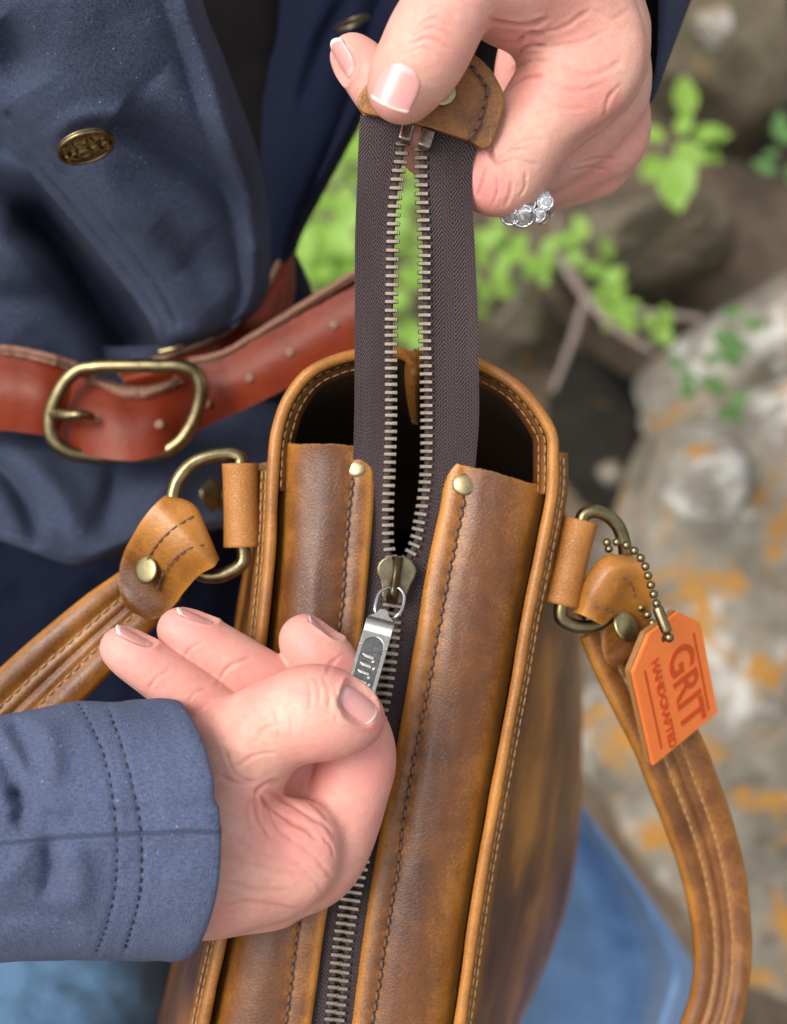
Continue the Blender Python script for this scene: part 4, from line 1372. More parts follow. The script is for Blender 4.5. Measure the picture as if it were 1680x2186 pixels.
LN1 = [
 # web fold from the crotch between thumb and index, sweeping down over the pad
 ([(600, 1668), (572, 1672), (549, 1690), (541, 1720)], 6, .0010),
 ([(549, 1690), (575, 1722), (612, 1748), (650, 1770), (676, 1792)], 6, .0013),
 ([(575, 1690), (615, 1712), (660, 1742), (700, 1768), (716, 1790)], 6, .0010),
 ([(640, 1700), (676, 1722), (700, 1752)], 5, .0006),
 ([(545, 1700), (552, 1745), (578, 1790)], 5, .0008),
 ([(535, 1700), (528, 1740), (540, 1785)], 5, .0006),
 ([(560, 1700), (600, 1775), (655, 1815)], 5, .0006),
 ([(690, 1790), (705, 1806), (712, 1826)], 4, .0005),
 # knuckle of the thumb
 ([(672, 1446), (682, 1475), (680, 1510)], 4, .00035), ([(690, 1445), (702, 1476), (702, 1512)], 4, .00035),
 ([(655, 1450), (662, 1480), (660, 1515)], 4, .00028), ([(715, 1470), (722, 1500), (716, 1540)], 4, .0003),
 ([(540, 1590), (560, 1560), (600, 1545)], 5, .0003), ([(500, 1640), (540, 1615), (590, 1605)], 5, .00035),
 ([(480, 1600), (500, 1650), (545, 1672)], 5, .0004), ([(470, 1655), (510, 1672), (548, 1668)], 5, .0004),
 ([(600, 1500), (618, 1530), (622, 1570)], 4, .00025), ([(575, 1515), (590, 1545), (592, 1580)], 4, .00025),
 # joints of the fingers
 ([(463, 1462), (480, 1432), (510, 1412), (537, 1404)], 5, .0010), ([(392, 1404), (408, 1384), (430, 1372)], 4, .0004),
 ([(318, 1470), (335, 1446), (362, 1430)], 5, .0005), ([(695, 1440), (712, 1412), (738, 1392)], 5, .0006),
 ([(400, 1500), (418, 1478), (440, 1470)], 4, .0004),
 # wrist / back of hand
 ([(470, 1940), (520, 1925), (580, 1932), (640, 1944)], 6, .0007), ([(475, 1830), (560, 1850), (640, 1870)], 8, .0003),
 ([(500, 1790), (580, 1830), (660, 1850)], 6, .0002), ([(468, 1880), (540, 1896), (620, 1902)], 7, .0003),
 ([(640, 1800), (690, 1850), (712, 1880)], 6, .0003), ([(600, 1820), (660, 1868), (690, 1905)], 6, .00025),
]
PK1 = [(257, 1385, 85, .85), (340, 1440, 70, .6), (380, 1345, 85, .8), (460, 1390, 70, .6), (560, 1440, 70, .7), (645, 1365, 80, .9), (720, 1420, 60, .8), (440, 1500, 70, .5), (790, 1640, 95, .8), (690, 1640, 70, .9), (760, 1740, 80, .5),
       (620, 1770, 90, .75), (560, 1720, 60, .75), (690, 1810, 70, .5), (800, 1540, 45, .8), (700, 1920, 80, .35), (530, 1620, 45, .3), (505, 1690, 50, .4), (700, 1450, 50, .3), (480, 1960, 50, .3)]


# ------------------------------------------------------------------ upper hand (her left), holding the zipper end
lo = PC(np.array([660, 490, 0.43])); hi = PC(np.array([1440, -160, 0.43])); lo[1] -= .006
f = Field((lo[0] - .004, lo[1] - .004, -0.43), (hi[0] + .004, hi[1] + .004, -0.328), H_VOX)
f.chain([(1330, -330, .405, 150), (1270, -150, .392, 140), (1224, 20, .386, 126), (1236, 130, .386, 118)], .006)      # wrist and back of the hand
f.chain([(1180, -60, .372, 105), (1080, -40, .360, 92), (1000, -32, .353, 84), (955, 20, .350, 80), (926, 68, .350, 84), (894, 134, .3515, 80), (868, 172, .353, 73), (856, 198, .3545, 62)], .007)   # thumb
f.chain([(1180, -20, .374, 85), (1110, 22, .372, 62), (1075, 20, .370, 58)], .012)                                    # web
f.chain([(1290, 60, .392, 95), (1262, 130, .385, 98), (1205, 190, .380, 92), (1150, 258, .379, 85), (1110, 318, .380, 81), (1076, 368, .382, 80), (1000, 352, .3835, 68), (905, 296, .3835, 60), (835, 218, .3825, 54), (785, 155, .383, 49), (750, 115, .384, 41)], .0030)  # index
f.chain([(1280, 100, .400, 100), (1318, 215, .396, 56), (1262, 282, .397, 54), (1180, 340, .400, 54), (1100, 380, .402, 50)], .0022)   # middle
f.chain([(1290, 160, .404, 80), (1318, 312, .404, 50), (1250, 345, .406, 50), (1150, 396, .409, 46), (1060, 395, .412, 42)], .0020)     # ring finger
f.chain([(1280, 200, .41, 70), (1284, 366, .411, 44), (1230, 388, .413, 40), (1150, 408, .416, 36), (1060, 392, .42, 32)], .0020)       # little
f.chain([(1160, 60, .408, 70), (1118, 130, .410, 50), (1105, 215, .408, 46)], .003)                                   # inner side of the middle finger
f.blob((1060, 385, .376), (52, 50, 30), .010)
f.blob((1270, 120, .3745), (70, 95, 34), .016)
V2, Q2, N2 = f.mesh(); del f
LN2 = [
 # thumb knuckle wrinkles
 ([(890, 60), (925, 38), (960, 55)], 4, .0003, (.33, .375)), ([(880, 78), (920, 58), (968, 80)], 4, .00035, (.33, .375)), ([(872, 96), (915, 82), (962, 106)], 4, .00035, (.33, .375)),
 ([(866, 114), (905, 104), (945, 122)], 4, .0002, (.33, .375)), ([(905, 30), (940, 14), (975, 30)], 4, .00025, (.33, .375)),
 # folds of the web
 ([(1046, 42), (1085, 50), (1130, 52), (1170, 40)], 6, .0010), ([(1060, 92), (1105, 88), (1125, 72), (1160, 75)], 6, .0012),
 ([(1095, 128), (1125, 100), (1165, 98)], 5, .0007), ([(1085, 190), (1120, 165), (1160, 160)], 5, .0007), ([(1090, 150), (1130, 130), (1170, 128)], 5, .0004),
 ([(1140, 70), (1200, 60), (1260, 20)], 6, .0003), ([(1180, 100), (1240, 90), (1300, 60)], 6, .0003),
 # index, joint by the leather tab
 ([(1044, 312), (1052, 334), (1062, 350)], 5, .0012), ([(1062, 350), (1100, 340), (1150, 352)], 4, .0004), ([(1060, 340), (1100, 320), (1130, 318)], 4, .0004),
 ([(1020, 420), (1030, 385), (1040, 350)], 4, .0005), ([(1050, 440), (1062, 405), (1060, 375)], 4, .0005), ([(1078, 440), (1090, 410), (1092, 385)], 4, .0004),
 ([(1110, 420), (1122, 395), (1122, 370)], 4, .0004), ([(1075, 330), (1120, 300), (1165, 298)], 4, .0002),
 # knuckle cross-hatching
 ([(1150, 200), (1200, 230), (1250, 232)], 6, .0002), ([(1165, 170), (1225, 195), (1290, 180)], 6, .00025), ([(1200, 140), (1260, 160), (1330, 130)], 7, .0003),
 ([(1290, 250), (1300, 210), (1325, 180)], 6, .0004), ([(1270, 20), (1310, 40), (1340, 20)], 6, .0002),
 ([(1230, 350), (1270, 338), (1320, 340)], 4, .0003), ([(1215, 365), (1260, 358), (1300, 364)], 4, .0003),
]
LN2 = [(L[0], L[1], L[2] * (1.7 if L[2] >= .0004 else 1.5)) + tuple(L[3:]) for L in LN2]
LN1 = [(L[0], L[1], L[2] * (.78 if L[2] >= .0006 else 1.4)) + tuple(L[3:]) for L in LN1]
PK2 = [(850, 235, 60, .55), (760, 140, 60, .45), (1045, 420, 70, .9), (1010, 320, 60, .6), (1110, 190, 60, .6), (1105, 80, 55, .7), (1280, 200, 60, .75), (1260, 130, 60, .5),
       (1060, 60, 60, .5), (1180, 60, 70, .35), (1300, 370, 60, .55), (1350, 330, 40, .4), (920, 60, 50, .35), (870, 290, 60, .5), (960, 120, 60, .3)]
cr1, pk1 = detail(V1, N1, LN1, PK1)
cr2, pk2 = detail(V2, N2, LN2, PK2)

# nail beds: keep the skin just under the plates and let it swell round them
NAILS = []
def add_nail(Vs, Ns, c, axis, up, hw, hl, cr, tip, sq=3.2, bed=True):
    G, tp, lu = nail_patch(c, axis, up, hw, hl, cr, tip, sq=sq)
    NAILS.append((G, tp, lu))
    if not bed: return
    a = np.array(axis, float); a /= np.linalg.norm(a)
    u = np.array(up, float); u -= a * (u @ a); u /= np.linalg.norm(u); b = np.cross(a, u)
    q = Vs - (np.array(c) - u * cr)
    s, x, y = q @ a, q @ b, q @ u
    th = np.arctan2(x, y); r = np.hypot(x, y)
    e1 = np.abs(s) / hl; e2 = np.abs(th) * cr / hw
    rho = (e1 ** 2.8 + e2 ** 2.8) ** (1 / 2.8)
    near = (y > 0) & (rho < 1.6) & (r < cr * 1.6)
    target = cr - 0.00030
    w = np.clip((1.12 - rho) / 0.16, 0, 1); w = w * w * (3 - 2 * w)
    dr = np.where(near, np.minimum(target - r, 0.0) * w, 0)
    fold = np.exp(-((rho - 1.20) / 0.11) ** 2) * 0.00032 * np.where(s > 0.75 * hl, 0.15, 1.0)
    dr = dr + np.where(near, fold * (w < 0.9), 0)
    Vs += (u * np.cos(th)[:, None] + b * np.sin(th)[:, None]) * dr[:, None]

def pxm(p, d): return p * d / FP
# upper thumb nail
add_nail(V2, N2, PC(np.array([846, 182, .3325])), (-.40, -.90, -.12), (-.10, -.05, 1.0), pxm(54, .34), pxm(50, .34), pxm(76, .35), .045, sq=5)
# lower thumb nail (seen on its far side)
add_nail(V1, N1, PC(np.array([768, 1500, .3564])), (.76, -.60, -.22), (.36, .58, .73), pxm(38, .36), pxm(50, .36), pxm(52, .36), .05, sq=3)
# nail edges on the upper sides of the free fingertips
add_nail(V1, N1, PC(np.array([288, 1354, .3705])), (-.83, .50, .10), (.50, .84, .16), pxm(28, .37), pxm(46, .37), pxm(42, .37), .10, sq=3)
add_nail(V1, N1, PC(np.array([418, 1312, .3785])), (-.90, .42, .10), (.42, .90, .14), pxm(28, .38), pxm(44, .38), pxm(44, .38), .10, sq=3)
add_nail(V1, N1, PC(np.array([688, 1340, .3835])), (-.66, .72, .10), (.70, .70, .10), pxm(28, .38), pxm(42, .38), pxm(50, .38), .08, sq=3)
# upper index nail, far left
add_nail(V2, N2, PC(np.array([727, 125, .3795])), (-.45, .80, -.10), (-.75, -.35, .55), pxm(30, .38), pxm(48, .38), pxm(42, .38), .10, sq=3)

# ------------------------------------------------------------------ the person
person = thing('person', 'person in a navy double-breasted jacket and blue jeans opening the brown bag with both hands', 'person', P(100, 1900, .95))
bV = [C2W(V1), C2W(V2)]; bF = [Q1, Q2 + len(V1)]
cr = [cr1, cr2]; pk = [pk1, pk2]
off = len(V1) + len(V2)
for pts in ([(60, 1795, .374, 150), (-150, 1790, .373, 175), (-400, 1795, .376, 190), (-640, 1800, .380, 200)],
            [(1300, -190, .398, 120), (1400, -420, .42, 165), (1300, -900, .50, 220), (700, -1200, .56, 260), (0, -700, .56, 330), (-400, -200, .52, 330)]):
    c_ = catmull(np.array(pts, float), 60)
    v_, f_ = tube_mesh(P(c_[:, :3]), c_[:, 3] * c_[:, 2] / FP, 24, caps=False)
    bV.append(v_); bF.append(np.asarray(f_) + off); off += len(v_)
    cr.append(np.zeros(len(v_))); pk.append(np.zeros(len(v_)))
body = obj('body', np.concatenate(bV), np.concatenate(bF), M['skin'], person, attrs={'crease': np.concatenate(cr), 'pink': np.concatenate(pk)})
for i, (G, tp, lu) in enumerate(NAILS):
    g = C2W(G); nr, nc = g.shape[:2]
    n = grid_normals(g)
    ctr = n[nr // 2, nc // 2]
    if ctr @ VIEW < 0 : n = -n
    V = np.concatenate([g.reshape(-1, 3), (g - n * 0.0007).reshape(-1, 3)])
    f1 = grid_faces(nr, nc); N = nr * nc
    idx = np.arange(N).reshape(nr, nc)
    lp = np.concatenate([idx[0, :-1], idx[:-1, -1], idx[-1, :0:-1], idx[:0:-1, 0]]); nx = np.roll(lp, -1)
    Fq = np.concatenate([f1, f1[:, ::-1] + N, np.stack([nx, lp, lp + N, nx + N], -1)])
    obj('fingernail', V, Fq, M['nail'], body, attrs={'tip': np.r_[tp, tp], 'lun': np.r_[lu, lu]})

# ================================================================== hanging tag with its ball chain
tagp = P(np.array([(1494, 1321, 0), (1448, 1308, 0), (1385, 1358, 0), (1352, 1436, 0), (1401, 1629, 0), (1535, 1512, 0)]) + np.array([0, 0, .40])) * 0
k_ = .404 / FP
ex = np.array([62, -216, -100]) * k_; ey = np.array([165, 110, -110]) * k_          # camera frame: x right, y up, z back
oC = PC(np.array([1352, 1436, .403]))
def tagC(a, b, z=0):
    n = np.cross(ex, ey); n /= np.linalg.norm(n)
    if n[2] < 0: n = -n
    return oC + ex * a + ey * b + n * z
nC = np.cross(ex, ey); nC /= np.linalg.norm(nC); nC = -nC if nC[2] < 0 else nC
exu, eyu = ex / np.linalg.norm(ex), ey - ex * (ex @ ey) / (ex @ ex); eyu = eyu / np.linalg.norm(eyu)
TB = np.stack([C2W(exu) - C2W(np.zeros(3)), C2W(eyu) - C2W(np.zeros(3)), C2W(nC) - C2W(np.zeros(3))])
Lx, Ly = np.linalg.norm(ex), ey @ eyu
sk = (ey @ exu)
tag_o = thing('hang_tag', 'bright orange leather tag stamped GRIT hanging by a brass ball chain from the right ring', 'tag', C2W(tagC(.5, .5)))
TO = C2W(oC)
ch_ = Lx * .30
outl = [(Lx, 0), (Lx, Ly), (0.02 * Lx, Ly), (-ch_ * .78, Ly * .74), (-ch_ * .78, Ly * .30), (0, 0)]
hole = [(-ch_ * .30 + .0016 * math.cos(a), Ly * .50 + .0016 * math.sin(a)) for a in np.linspace(0, 2 * math.pi, 20, endpoint=False)]
if np.linalg.det(TB) < 0: pass
def tag_plate(name, z0, z1, mat, bev):
    bm = bmesh.new()
    vo = [bm.verts.new((x, y, z1)) for x, y in outl]
    vh = [bm.verts.new((x, y, z1)) for x, y in hole]
    eo = [bm.edges.new((vo[i], vo[(i + 1) % len(vo)])) for i in range(len(vo))]
    eh = [bm.edges.new((vh[i], vh[(i + 1) % len(vh)])) for i in range(len(vh))]
    bmesh.ops.triangle_fill(bm, use_beauty=True, edges=eo + eh)
    # drop any face that fills the hole
    hc = np.mean(hole, 0)
    bad = [f for f in bm.faces if np.hypot(*(np.array(f.calc_center_median()[:2]) - hc)) < .0013]
    bmesh.ops.delete(bm, geom=bad, context='FACES_ONLY')
    r = bmesh.ops.extrude_face_region(bm, geom=list(bm.faces))
    for v in [e for e in r['geom'] if isinstance(e, bmesh.types.BMVert)]: v.co.z = z0
    bmesh.ops.recalc_face_normals(bm, faces=bm.faces)
    ed = [e for e in bm.edges if len(e.link_faces) == 2 and e.calc_face_angle(0) > .7]
    bmesh.ops.bevel(bm, geom=ed, offset=bev, segments=2, affect='EDGES')
    V = np.array([v.co[:] for v in bm.verts]); F = [tuple(v.index for v in f.verts) for f in bm.faces]
    bm.free()
    return obj(name, place(V, TO, TB), F, mat, tag_o, smooth=False)
tag_front = tag_plate('leather_face', -.0012, 0, M['tag'], .0002)
tag_plate('leather_backing', -.0036, -.00125, M['tag_edge'], .0003)
# pressed border lines
for y0 in (.13, .86):
    Vb = []
    pl = [(Lx * .06, Ly * y0), (Lx * .90, Ly * y0), (Lx * .90, Ly * (y0 + .030)), (Lx * .06, Ly * (y0 + .030))]
    bm = bmesh.new(); f_ = bm.faces.new([bm.verts.new((x, y, .00008)) for x, y in pl])
    r = bmesh.ops.extrude_face_region(bm, geom=[f_])
    for v in [e for e in r['geom'] if isinstance(e, bmesh.types.BMVert)]: v.co.z = -.0003
    bmesh.ops.recalc_face_normals(bm, faces=bm.faces)
    V = np.array([v.co[:] for v in bm.verts]); F = [tuple(v.index for v in f.verts) for f in bm.faces]; bm.free()
    obj('pressed_line', place(V, TO, TB), F, M['tag_text'], tag_front, smooth=False)
def text(name, body_, size, xy, mat, parent, z, extrude=.0002, O=TO, B=TB, sx=1.0, sp=1.0, bold=0.0):
    cu = bpy.data.curves.new(name, 'FONT'); cu.body = body_; cu.size = size; cu.extrude = extrude
    cu.align_x = 'CENTER'; cu.align_y = 'CENTER'; cu.space_character = sp; cu.offset = bold
    cu.bevel_depth = extrude * .3
    tmp = bpy.data.objects.new('tmp', cu); COL.objects.link(tmp)
    dg = bpy.context.evaluated_depsgraph_get()
    me = bpy.data.meshes.new_from_object(tmp.evaluated_get(dg))
    V = np.array([v.co[:] for v in me.vertices]); F = [tuple(p.vertices) for p in me.polygons]
    bpy.data.objects.remove(tmp); bpy.data.meshes.remove(me)
    V = V * np.array([sx, 1, 1]) + np.array([xy[0], xy[1], z])
    return obj(name, place(V, O, B), F, mat, parent, smooth=False)
text('stamped_word', 'GRIT', .0150, (Lx * .50, Ly * .62), M['tag_text'], tag_front, .00002, sx=.86, bold=.00022)
text('stamped_word', 'HANDCRAFTED', .0043, (Lx * .50, Ly * .29), M['tag_text'], tag_front, .00002, sx=1.0, bold=.00006)
# ball chain
bc = catmull(np.array([(1296, 1158, .4005), (1322, 1158, .3995), (1344, 1168, .399), (1364, 1186, .399), (1378, 1210, .399), (1386, 1238, .3985), (1394, 1264, .398), (1402, 1290, .3975), (1407, 1306, .397)], float), 200)
bw = P(bc); cum = np.r_[0, np.cumsum(np.linalg.norm(np.diff(bw, axis=0), axis=1))]
sv, sf = [], []
bm = bmesh.new(); bmesh.ops.create_uvsphere(bm, u_segments=12, v_segments=8, radius=.00125)
me_b = bpy.data.meshes.new('bead'); bm.to_mesh(me_b); bm.free(); me_b.materials.append(M['brass'])
for p_ in me_b.polygons: p_.use_smooth = True
def bead(p, sc=1.0):
    o = bpy.data.objects.new('bead', me_b); COL.objects.link(o); o.parent = tag_o
    o.location = Vector(p - base_of(tag_o)); o.scale = (sc,) * 3
s = 0
while s < cum[-1]:
    i = np.searchsorted(cum, s); bead(bw[min(i, 199)]); s += .00272
bc2 = P(catmull(np.array([(1300, 1172, .412), (1330, 1240, .420), (1362, 1290, .418), (1386, 1318, .412), (1400, 1345, .408)], float), 60))
for i in range(0, 60, 6): bead(bc2[i])
V, F = tube_mesh(bw, .00035, 6); obj('chain_wire', V, F, M['brass_dark'], tag_o)
V, F = tube_mesh(P(catmull(np.array([(1403, 1296, .397), (1412, 1320, .3965), (1424, 1350, .396)], float), 20)), np.array([.9, 1.0] + [1.05] * 16 + [1.0, .9]) * .00150, 16)
obj('chain_connector', V, F, M['brass'], tag_o)
bead(P(1428, 1361, .3965), 1.15)

# ================================================================== clothing
def folded(rows, nr, nc, folds=(), nz=0.0, seed=0, wr=0.0):
    g = loft(rows, nr, nc)
    uv = g[..., :2].reshape(-1, 2)
    dd = np.zeros(len(uv))
    for f_ in folds:
        pts, w, amp = f_[:3]
        q, s = polyline_dist(uv, np.array(pts, float))
        tp = np.sin(math.pi * np.clip(s, 0, 1)) ** .8
        if len(f_) > 3: tp = np.ones_like(tp)
        dd += amp * np.exp(-(q / w) ** 2) * tp
    if nz: dd += nz * fbm(np.c_[uv * .006, np.zeros(len(uv))], 3, seed)
    if wr: dd += wr * fbm(np.c_[uv * .03, np.zeros(len(uv))], 3, seed + 1)
    g[..., 2] += dd.reshape(g.shape[:2])
    return g

jacket = None
# front overlap, upper
A_rows = [
 [(-90, -70, .425), (60, -70, .418), (200, -70, .418), (330, -70, .424), (402, -70, .434), (418, -70, .450)],
 [(-80, 20, .428), (60, 20, .420), (210, 20, .419), (350, 20, .426), (425, 20, .437), (438, 20, .452)],
 [(-70, 110, .432), (80, 110, .424), (230, 110, .422), (380, 110, .430), (460, 110, .442), (474, 112, .458)],
 [(-50, 205, .437), (90, 210, .428), (250, 215, .427), (410, 210, .436), (496, 205, .448), (508, 205, .464)],
 [(0, 285, .444), (130, 300, .435), (290, 310, .434), (440, 305, .442), (530, 300, .456), (542, 300, .472)],
 [(62, 365, .452), (190, 380, .443), (330, 395, .442), (470, 395, .450), (552, 395, .464), (565, 395, .480)],
 [(128, 440, .461), (240, 460, .452), (370, 480, .451), (490, 480, .459), (562, 480, .473), (575, 480, .488)],
 [(190, 515, .469), (295, 535, .460), (400, 555, .460), (505, 555, .468), (568, 555, .480), (578, 555, .495)],
 [(250, 590, .477), (340, 610, .469), (425, 625, .469), (510, 625, .476), (562, 618, .487), (572, 618, .500)],
 [(300, 655, .485), (370, 672, .478), (430, 682, .478), (490, 680, .484), (538, 664, .492), (548, 664, .505)],
 [(334, 715, .492), (372, 722, .487), (415, 722, .487), (455, 713, .491), (492, 697, .497), (500, 700, .508)],
 [(346, 745, .500), (370, 743, .498), (400, 738, .498), (430, 730, .500), (460, 720, .504), (468, 722, .512)]]
A_folds = [([(250, 240), (370, 320), (480, 400), (560, 520)], 46, .0125), ([(330, 170), (440, 270), (530, 400)], 44, -.007), ([(-20, 60), (30, 120), (70, 190)], 48, .010),
           ([(90, 310), (160, 255), (260, 248), (330, 270)], 22, -.003), ([(180, 340), (260, 430), (400, 560)], 60, -.006),
           ([(-20, 262), (85, 350), (150, 425), (212, 500), (272, 575), (325, 645), (358, 705)], 7, .0018, 1), ([(20, 245), (110, 332), (178, 405), (240, 480), (298, 552), (348, 625), (378, 690)], 8, .0016, 1),
           ([(330, 480), (420, 560), (470, 640)], 34, .004)]
A_rows = [[(u, v, d - .034 * max(0, 1 - (v + 90) / 640)) for u, v, d in r] for r in A_rows]
gA = P(folded(A_rows, 190, 130, A_folds, .0022, 3, .0002))
jacket = sheet('jacket', gA, M['navy'], person, thick=.0022)
# overlap's under layer (left front), with a deep hollow at the edge of the overlap
B_rows = [
 [(-120, 160, .446), (-40, 170, .448), (40, 230, .452), (120, 330, .462)],
 [(-120, 260, .450), (-20, 300, .452), (80, 350, .459), (180, 440, .470)],
 [(-120, 360, .458), (0, 400, .456), (130, 450, .467), (260, 530, .484)],
 [(-120, 460, .462), (20, 490, .462), (150, 540, .474), (320, 610, .498)],
 [(-120, 560, .468), (30, 580, .470), (170, 625, .486), (370, 680, .508)],
 [(-120, 660, .476), (30, 670, .478), (190, 700, .494), (400, 720, .514)],
 [(-120, 760, .486), (40, 770, .488), (200, 790, .500), (430, 760, .518)],
 [(-120, 830, .500), (40, 840, .500), (220, 850, .506), (450, 830, .520)]]
B_rows = [[(u, v, d + (.004 if v < 300 else .010)) for u, v, d in r] for r in B_rows]
B_folds = [([(-60, 480), (60, 560), (180, 600)], 34, -.006), ([(-60, 400), (40, 440), (130, 520), (200, 640), (260, 740)], 40, .022, 1), ([(90, 470), (170, 560), (250, 650), (320, 760)], 50, .022, 1), ([(-60, 640), (80, 640), (220, 700)], 30, .005),
           ([(0, 330), (90, 385), (150, 450)], 16, -.004)]
sheet('jacket_underlap', P(folded(B_rows, 90, 80, B_folds, .003, 8, .0002)), M['navy'], jacket, thick=.002)
# dark inside: shirt
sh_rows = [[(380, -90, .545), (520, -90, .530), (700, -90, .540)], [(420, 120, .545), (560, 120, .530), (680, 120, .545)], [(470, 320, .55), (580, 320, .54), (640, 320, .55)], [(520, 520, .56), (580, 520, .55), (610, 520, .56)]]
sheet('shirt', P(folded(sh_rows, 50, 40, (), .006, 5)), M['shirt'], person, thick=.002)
# far front panel
C_rows = [
 [(610, -90, .535), (680, -90, .505), (760, -90, .495), (850, -90, .498), (930, -90, .512), (940, -90, .53)],
 [(580, 20, .535), (670, 20, .508), (740, 20, .500), (800, 20, .502), (872, 20, .514), (880, 20, .535)],
 [(566, 130, .535), (650, 130, .512), (710, 130, .505), (770, 130, .508), (826, 130, .518), (834, 130, .54)],
 [(560, 230, .538), (630, 230, .515), (680, 230, .510), (735, 230, .512), (780, 230, .522), (788, 230, .542)],
 [(556, 330, .540), (610, 330, .518), (650, 330, .514), (694, 330, .516), (728, 330, .526), (736, 330, .545)],
 [(552, 430, .542), (590, 430, .522), (620, 430, .518), (650, 430, .520), (674, 430, .529), (682, 430, .548)],
 [(548, 520, .545), (575, 520, .526), (594, 520, .523), (614, 520, .524), (630, 520, .532), (638, 520, .55)],
 [(520, 620, .548), (560, 620, .530), (580, 620, .527), (598, 620, .528), (612, 620, .535), (620, 620, .552)]]
C_folds = [([(720, -60), (650, 80), (600, 260), (575, 420)], 26, -.005), ([(770, -60), (690, 100), (640, 240)], 20, .004), ([(700, 380), (650, 460)], 18, .003)]
sheet('jacket_far_front', P(folded(C_rows, 110, 70, C_folds, .002, 12, .0001)), M['navy_shaded'], jacket, thick=.002)
# hip lump behind the belt
V_ = loft([[(575, 560, .565), (620, 535, .545), (660, 600, .56)], [(560, 620, .555), (625, 600, .530), (672, 650, .555)], [(540, 720, .555), (610, 700, .530), (660, 740, .56)], [(520, 860, .55), (600, 850, .530), (650, 860, .56)]], 40, 30)
sheet('jacket_hip', P(V_), M['navy_shaded'], jacket, thick=.002)
# waist behind the belt and the skirt of the jacket below it
D_rows = [
 [(-120, 720, .520), (60, 720, .518), (240, 740, .520), (420, 720, .528), (560, 640, .545), (660, 600, .565)],
 [(-120, 880, .512), (60, 890, .510), (240, 930, .512), (420, 900, .520), (560, 850, .535), (680, 800, .555)],
 [(-120, 960, .500), (60, 970, .498), (240, 1010, .500), (400, 985, .508), (530, 950, .520), (680, 920, .540)],
 [(-120, 1030, .492), (60, 1050, .488), (230, 1080, .492), (380, 1060, .502), (520, 1030, .516), (690, 1000, .536)],
 [(-110, 1085, .486), (50, 1120, .478), (170, 1150, .482), (340, 1112, .496), (510, 1085, .514), (690, 1060, .534)],
 [(-90, 1115, .484), (50, 1158, .473), (158, 1190, .476), (330, 1140, .494), (505, 1112, .514), (690, 1090, .534)],
 [(-70, 1128, .490), (52, 1172, .479), (156, 1207, .482), (326, 1155, .500), (503, 1124, .518), (690, 1104, .538)],
 [(-60, 1118, .500), (60, 1160, .492), (158, 1196, .496), (326, 1146, .510), (500, 1118, .526), (690, 1100, .545)]]
D_folds = [([(-60, 960), (20, 1020), (70, 1110), (80, 1170)], 22, .010), ([(-20, 930), (80, 1000), (150, 1090), (180, 1180)], 34, -.006), ([(260, 960), (240, 1060), (210, 1150)], 28, .006),
           ([(420, 950), (360, 1040), (300, 1130)], 40, -.005), ([(520, 960), (470, 1080)], 24, .004)]
sheet('jacket_skirt', P(folded(D_rows, 120, 150, D_folds, .0025, 21, .0002)), M['navy'], jacket, thick=.0022)
# dark sheet under the skirt: lap and underside with shade put into the colour
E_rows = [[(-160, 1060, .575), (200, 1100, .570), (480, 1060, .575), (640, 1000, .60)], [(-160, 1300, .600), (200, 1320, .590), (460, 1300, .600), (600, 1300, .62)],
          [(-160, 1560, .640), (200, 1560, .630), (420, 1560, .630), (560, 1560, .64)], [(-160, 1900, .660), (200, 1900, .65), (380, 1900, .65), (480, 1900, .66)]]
sheet('jacket_under_shade', P(folded(E_rows, 60, 60, (), .012, 31)), M['navy_shaded'], jacket, thick=.002)

# jeans
J_rows = [[(-200, 1900, .60), (60, 1880, .575), (300, 1880, .585), (480, 1900, .63)], [(-200, 2020, .592), (60, 2010, .568), (300, 2010, .578), (480, 2020, .625)],
          [(-200, 2150, .585), (60, 2150, .562), (300, 2150, .572), (460, 2150, .62)], [(-200, 2400, .58), (60, 2400, .555), (300, 2400, .566), (440, 2400, .61)]]
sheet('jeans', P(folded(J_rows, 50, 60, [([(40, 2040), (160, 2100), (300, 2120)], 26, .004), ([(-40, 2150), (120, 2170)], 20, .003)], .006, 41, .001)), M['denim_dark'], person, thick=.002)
K_rows = [[(960, 1500, .80), (1060, 1500, .760), (1110, 1520, .755), (1140, 1560, .775), (1150, 1580, .82)],
          [(930, 1640, .78), (1080, 1620, .735), (1170, 1640, .728), (1226, 1700, .748), (1236, 1716, .80)],
          [(920, 1760, .77), (1110, 1730, .722), (1230, 1760, .712), (1312, 1812, .735), (1322, 1826, .79)],
          [(900, 1880, .76), (1140, 1850, .712), (1300, 1880, .700), (1396, 1930, .724), (1406, 1944, .78)],
          [(880, 2000, .75), (1160, 1980, .704), (1350, 2000, .692), (1462, 2036, .716), (1474, 2050, .775)],
          [(860, 2080, .75), (1160, 2080, .700), (1370, 2090, .688), (1480, 2094, .712), (1492, 2100, .775)],
          [(850, 2170, .75), (1150, 2180, .700), (1350, 2190, .690), (1448, 2190, .715), (1460, 2192, .78)],
          [(840, 2400, .76), (1100, 2420, .71), (1260, 2420, .705), (1360, 2420, .73), (1372, 2420, .79)]]
sheet('jeans_knee', P(folded(K_rows, 80, 70, [([(1150, 1780), (1240, 1900), (1300, 2060)], 40, -.005), ([(1250, 1950), (1330, 2000), (1420, 2010)], 20, .004), ([(1180, 2060), (1300, 2120)], 26, .004)], .006, 43, .001)), M['denim'], person, thick=.002)

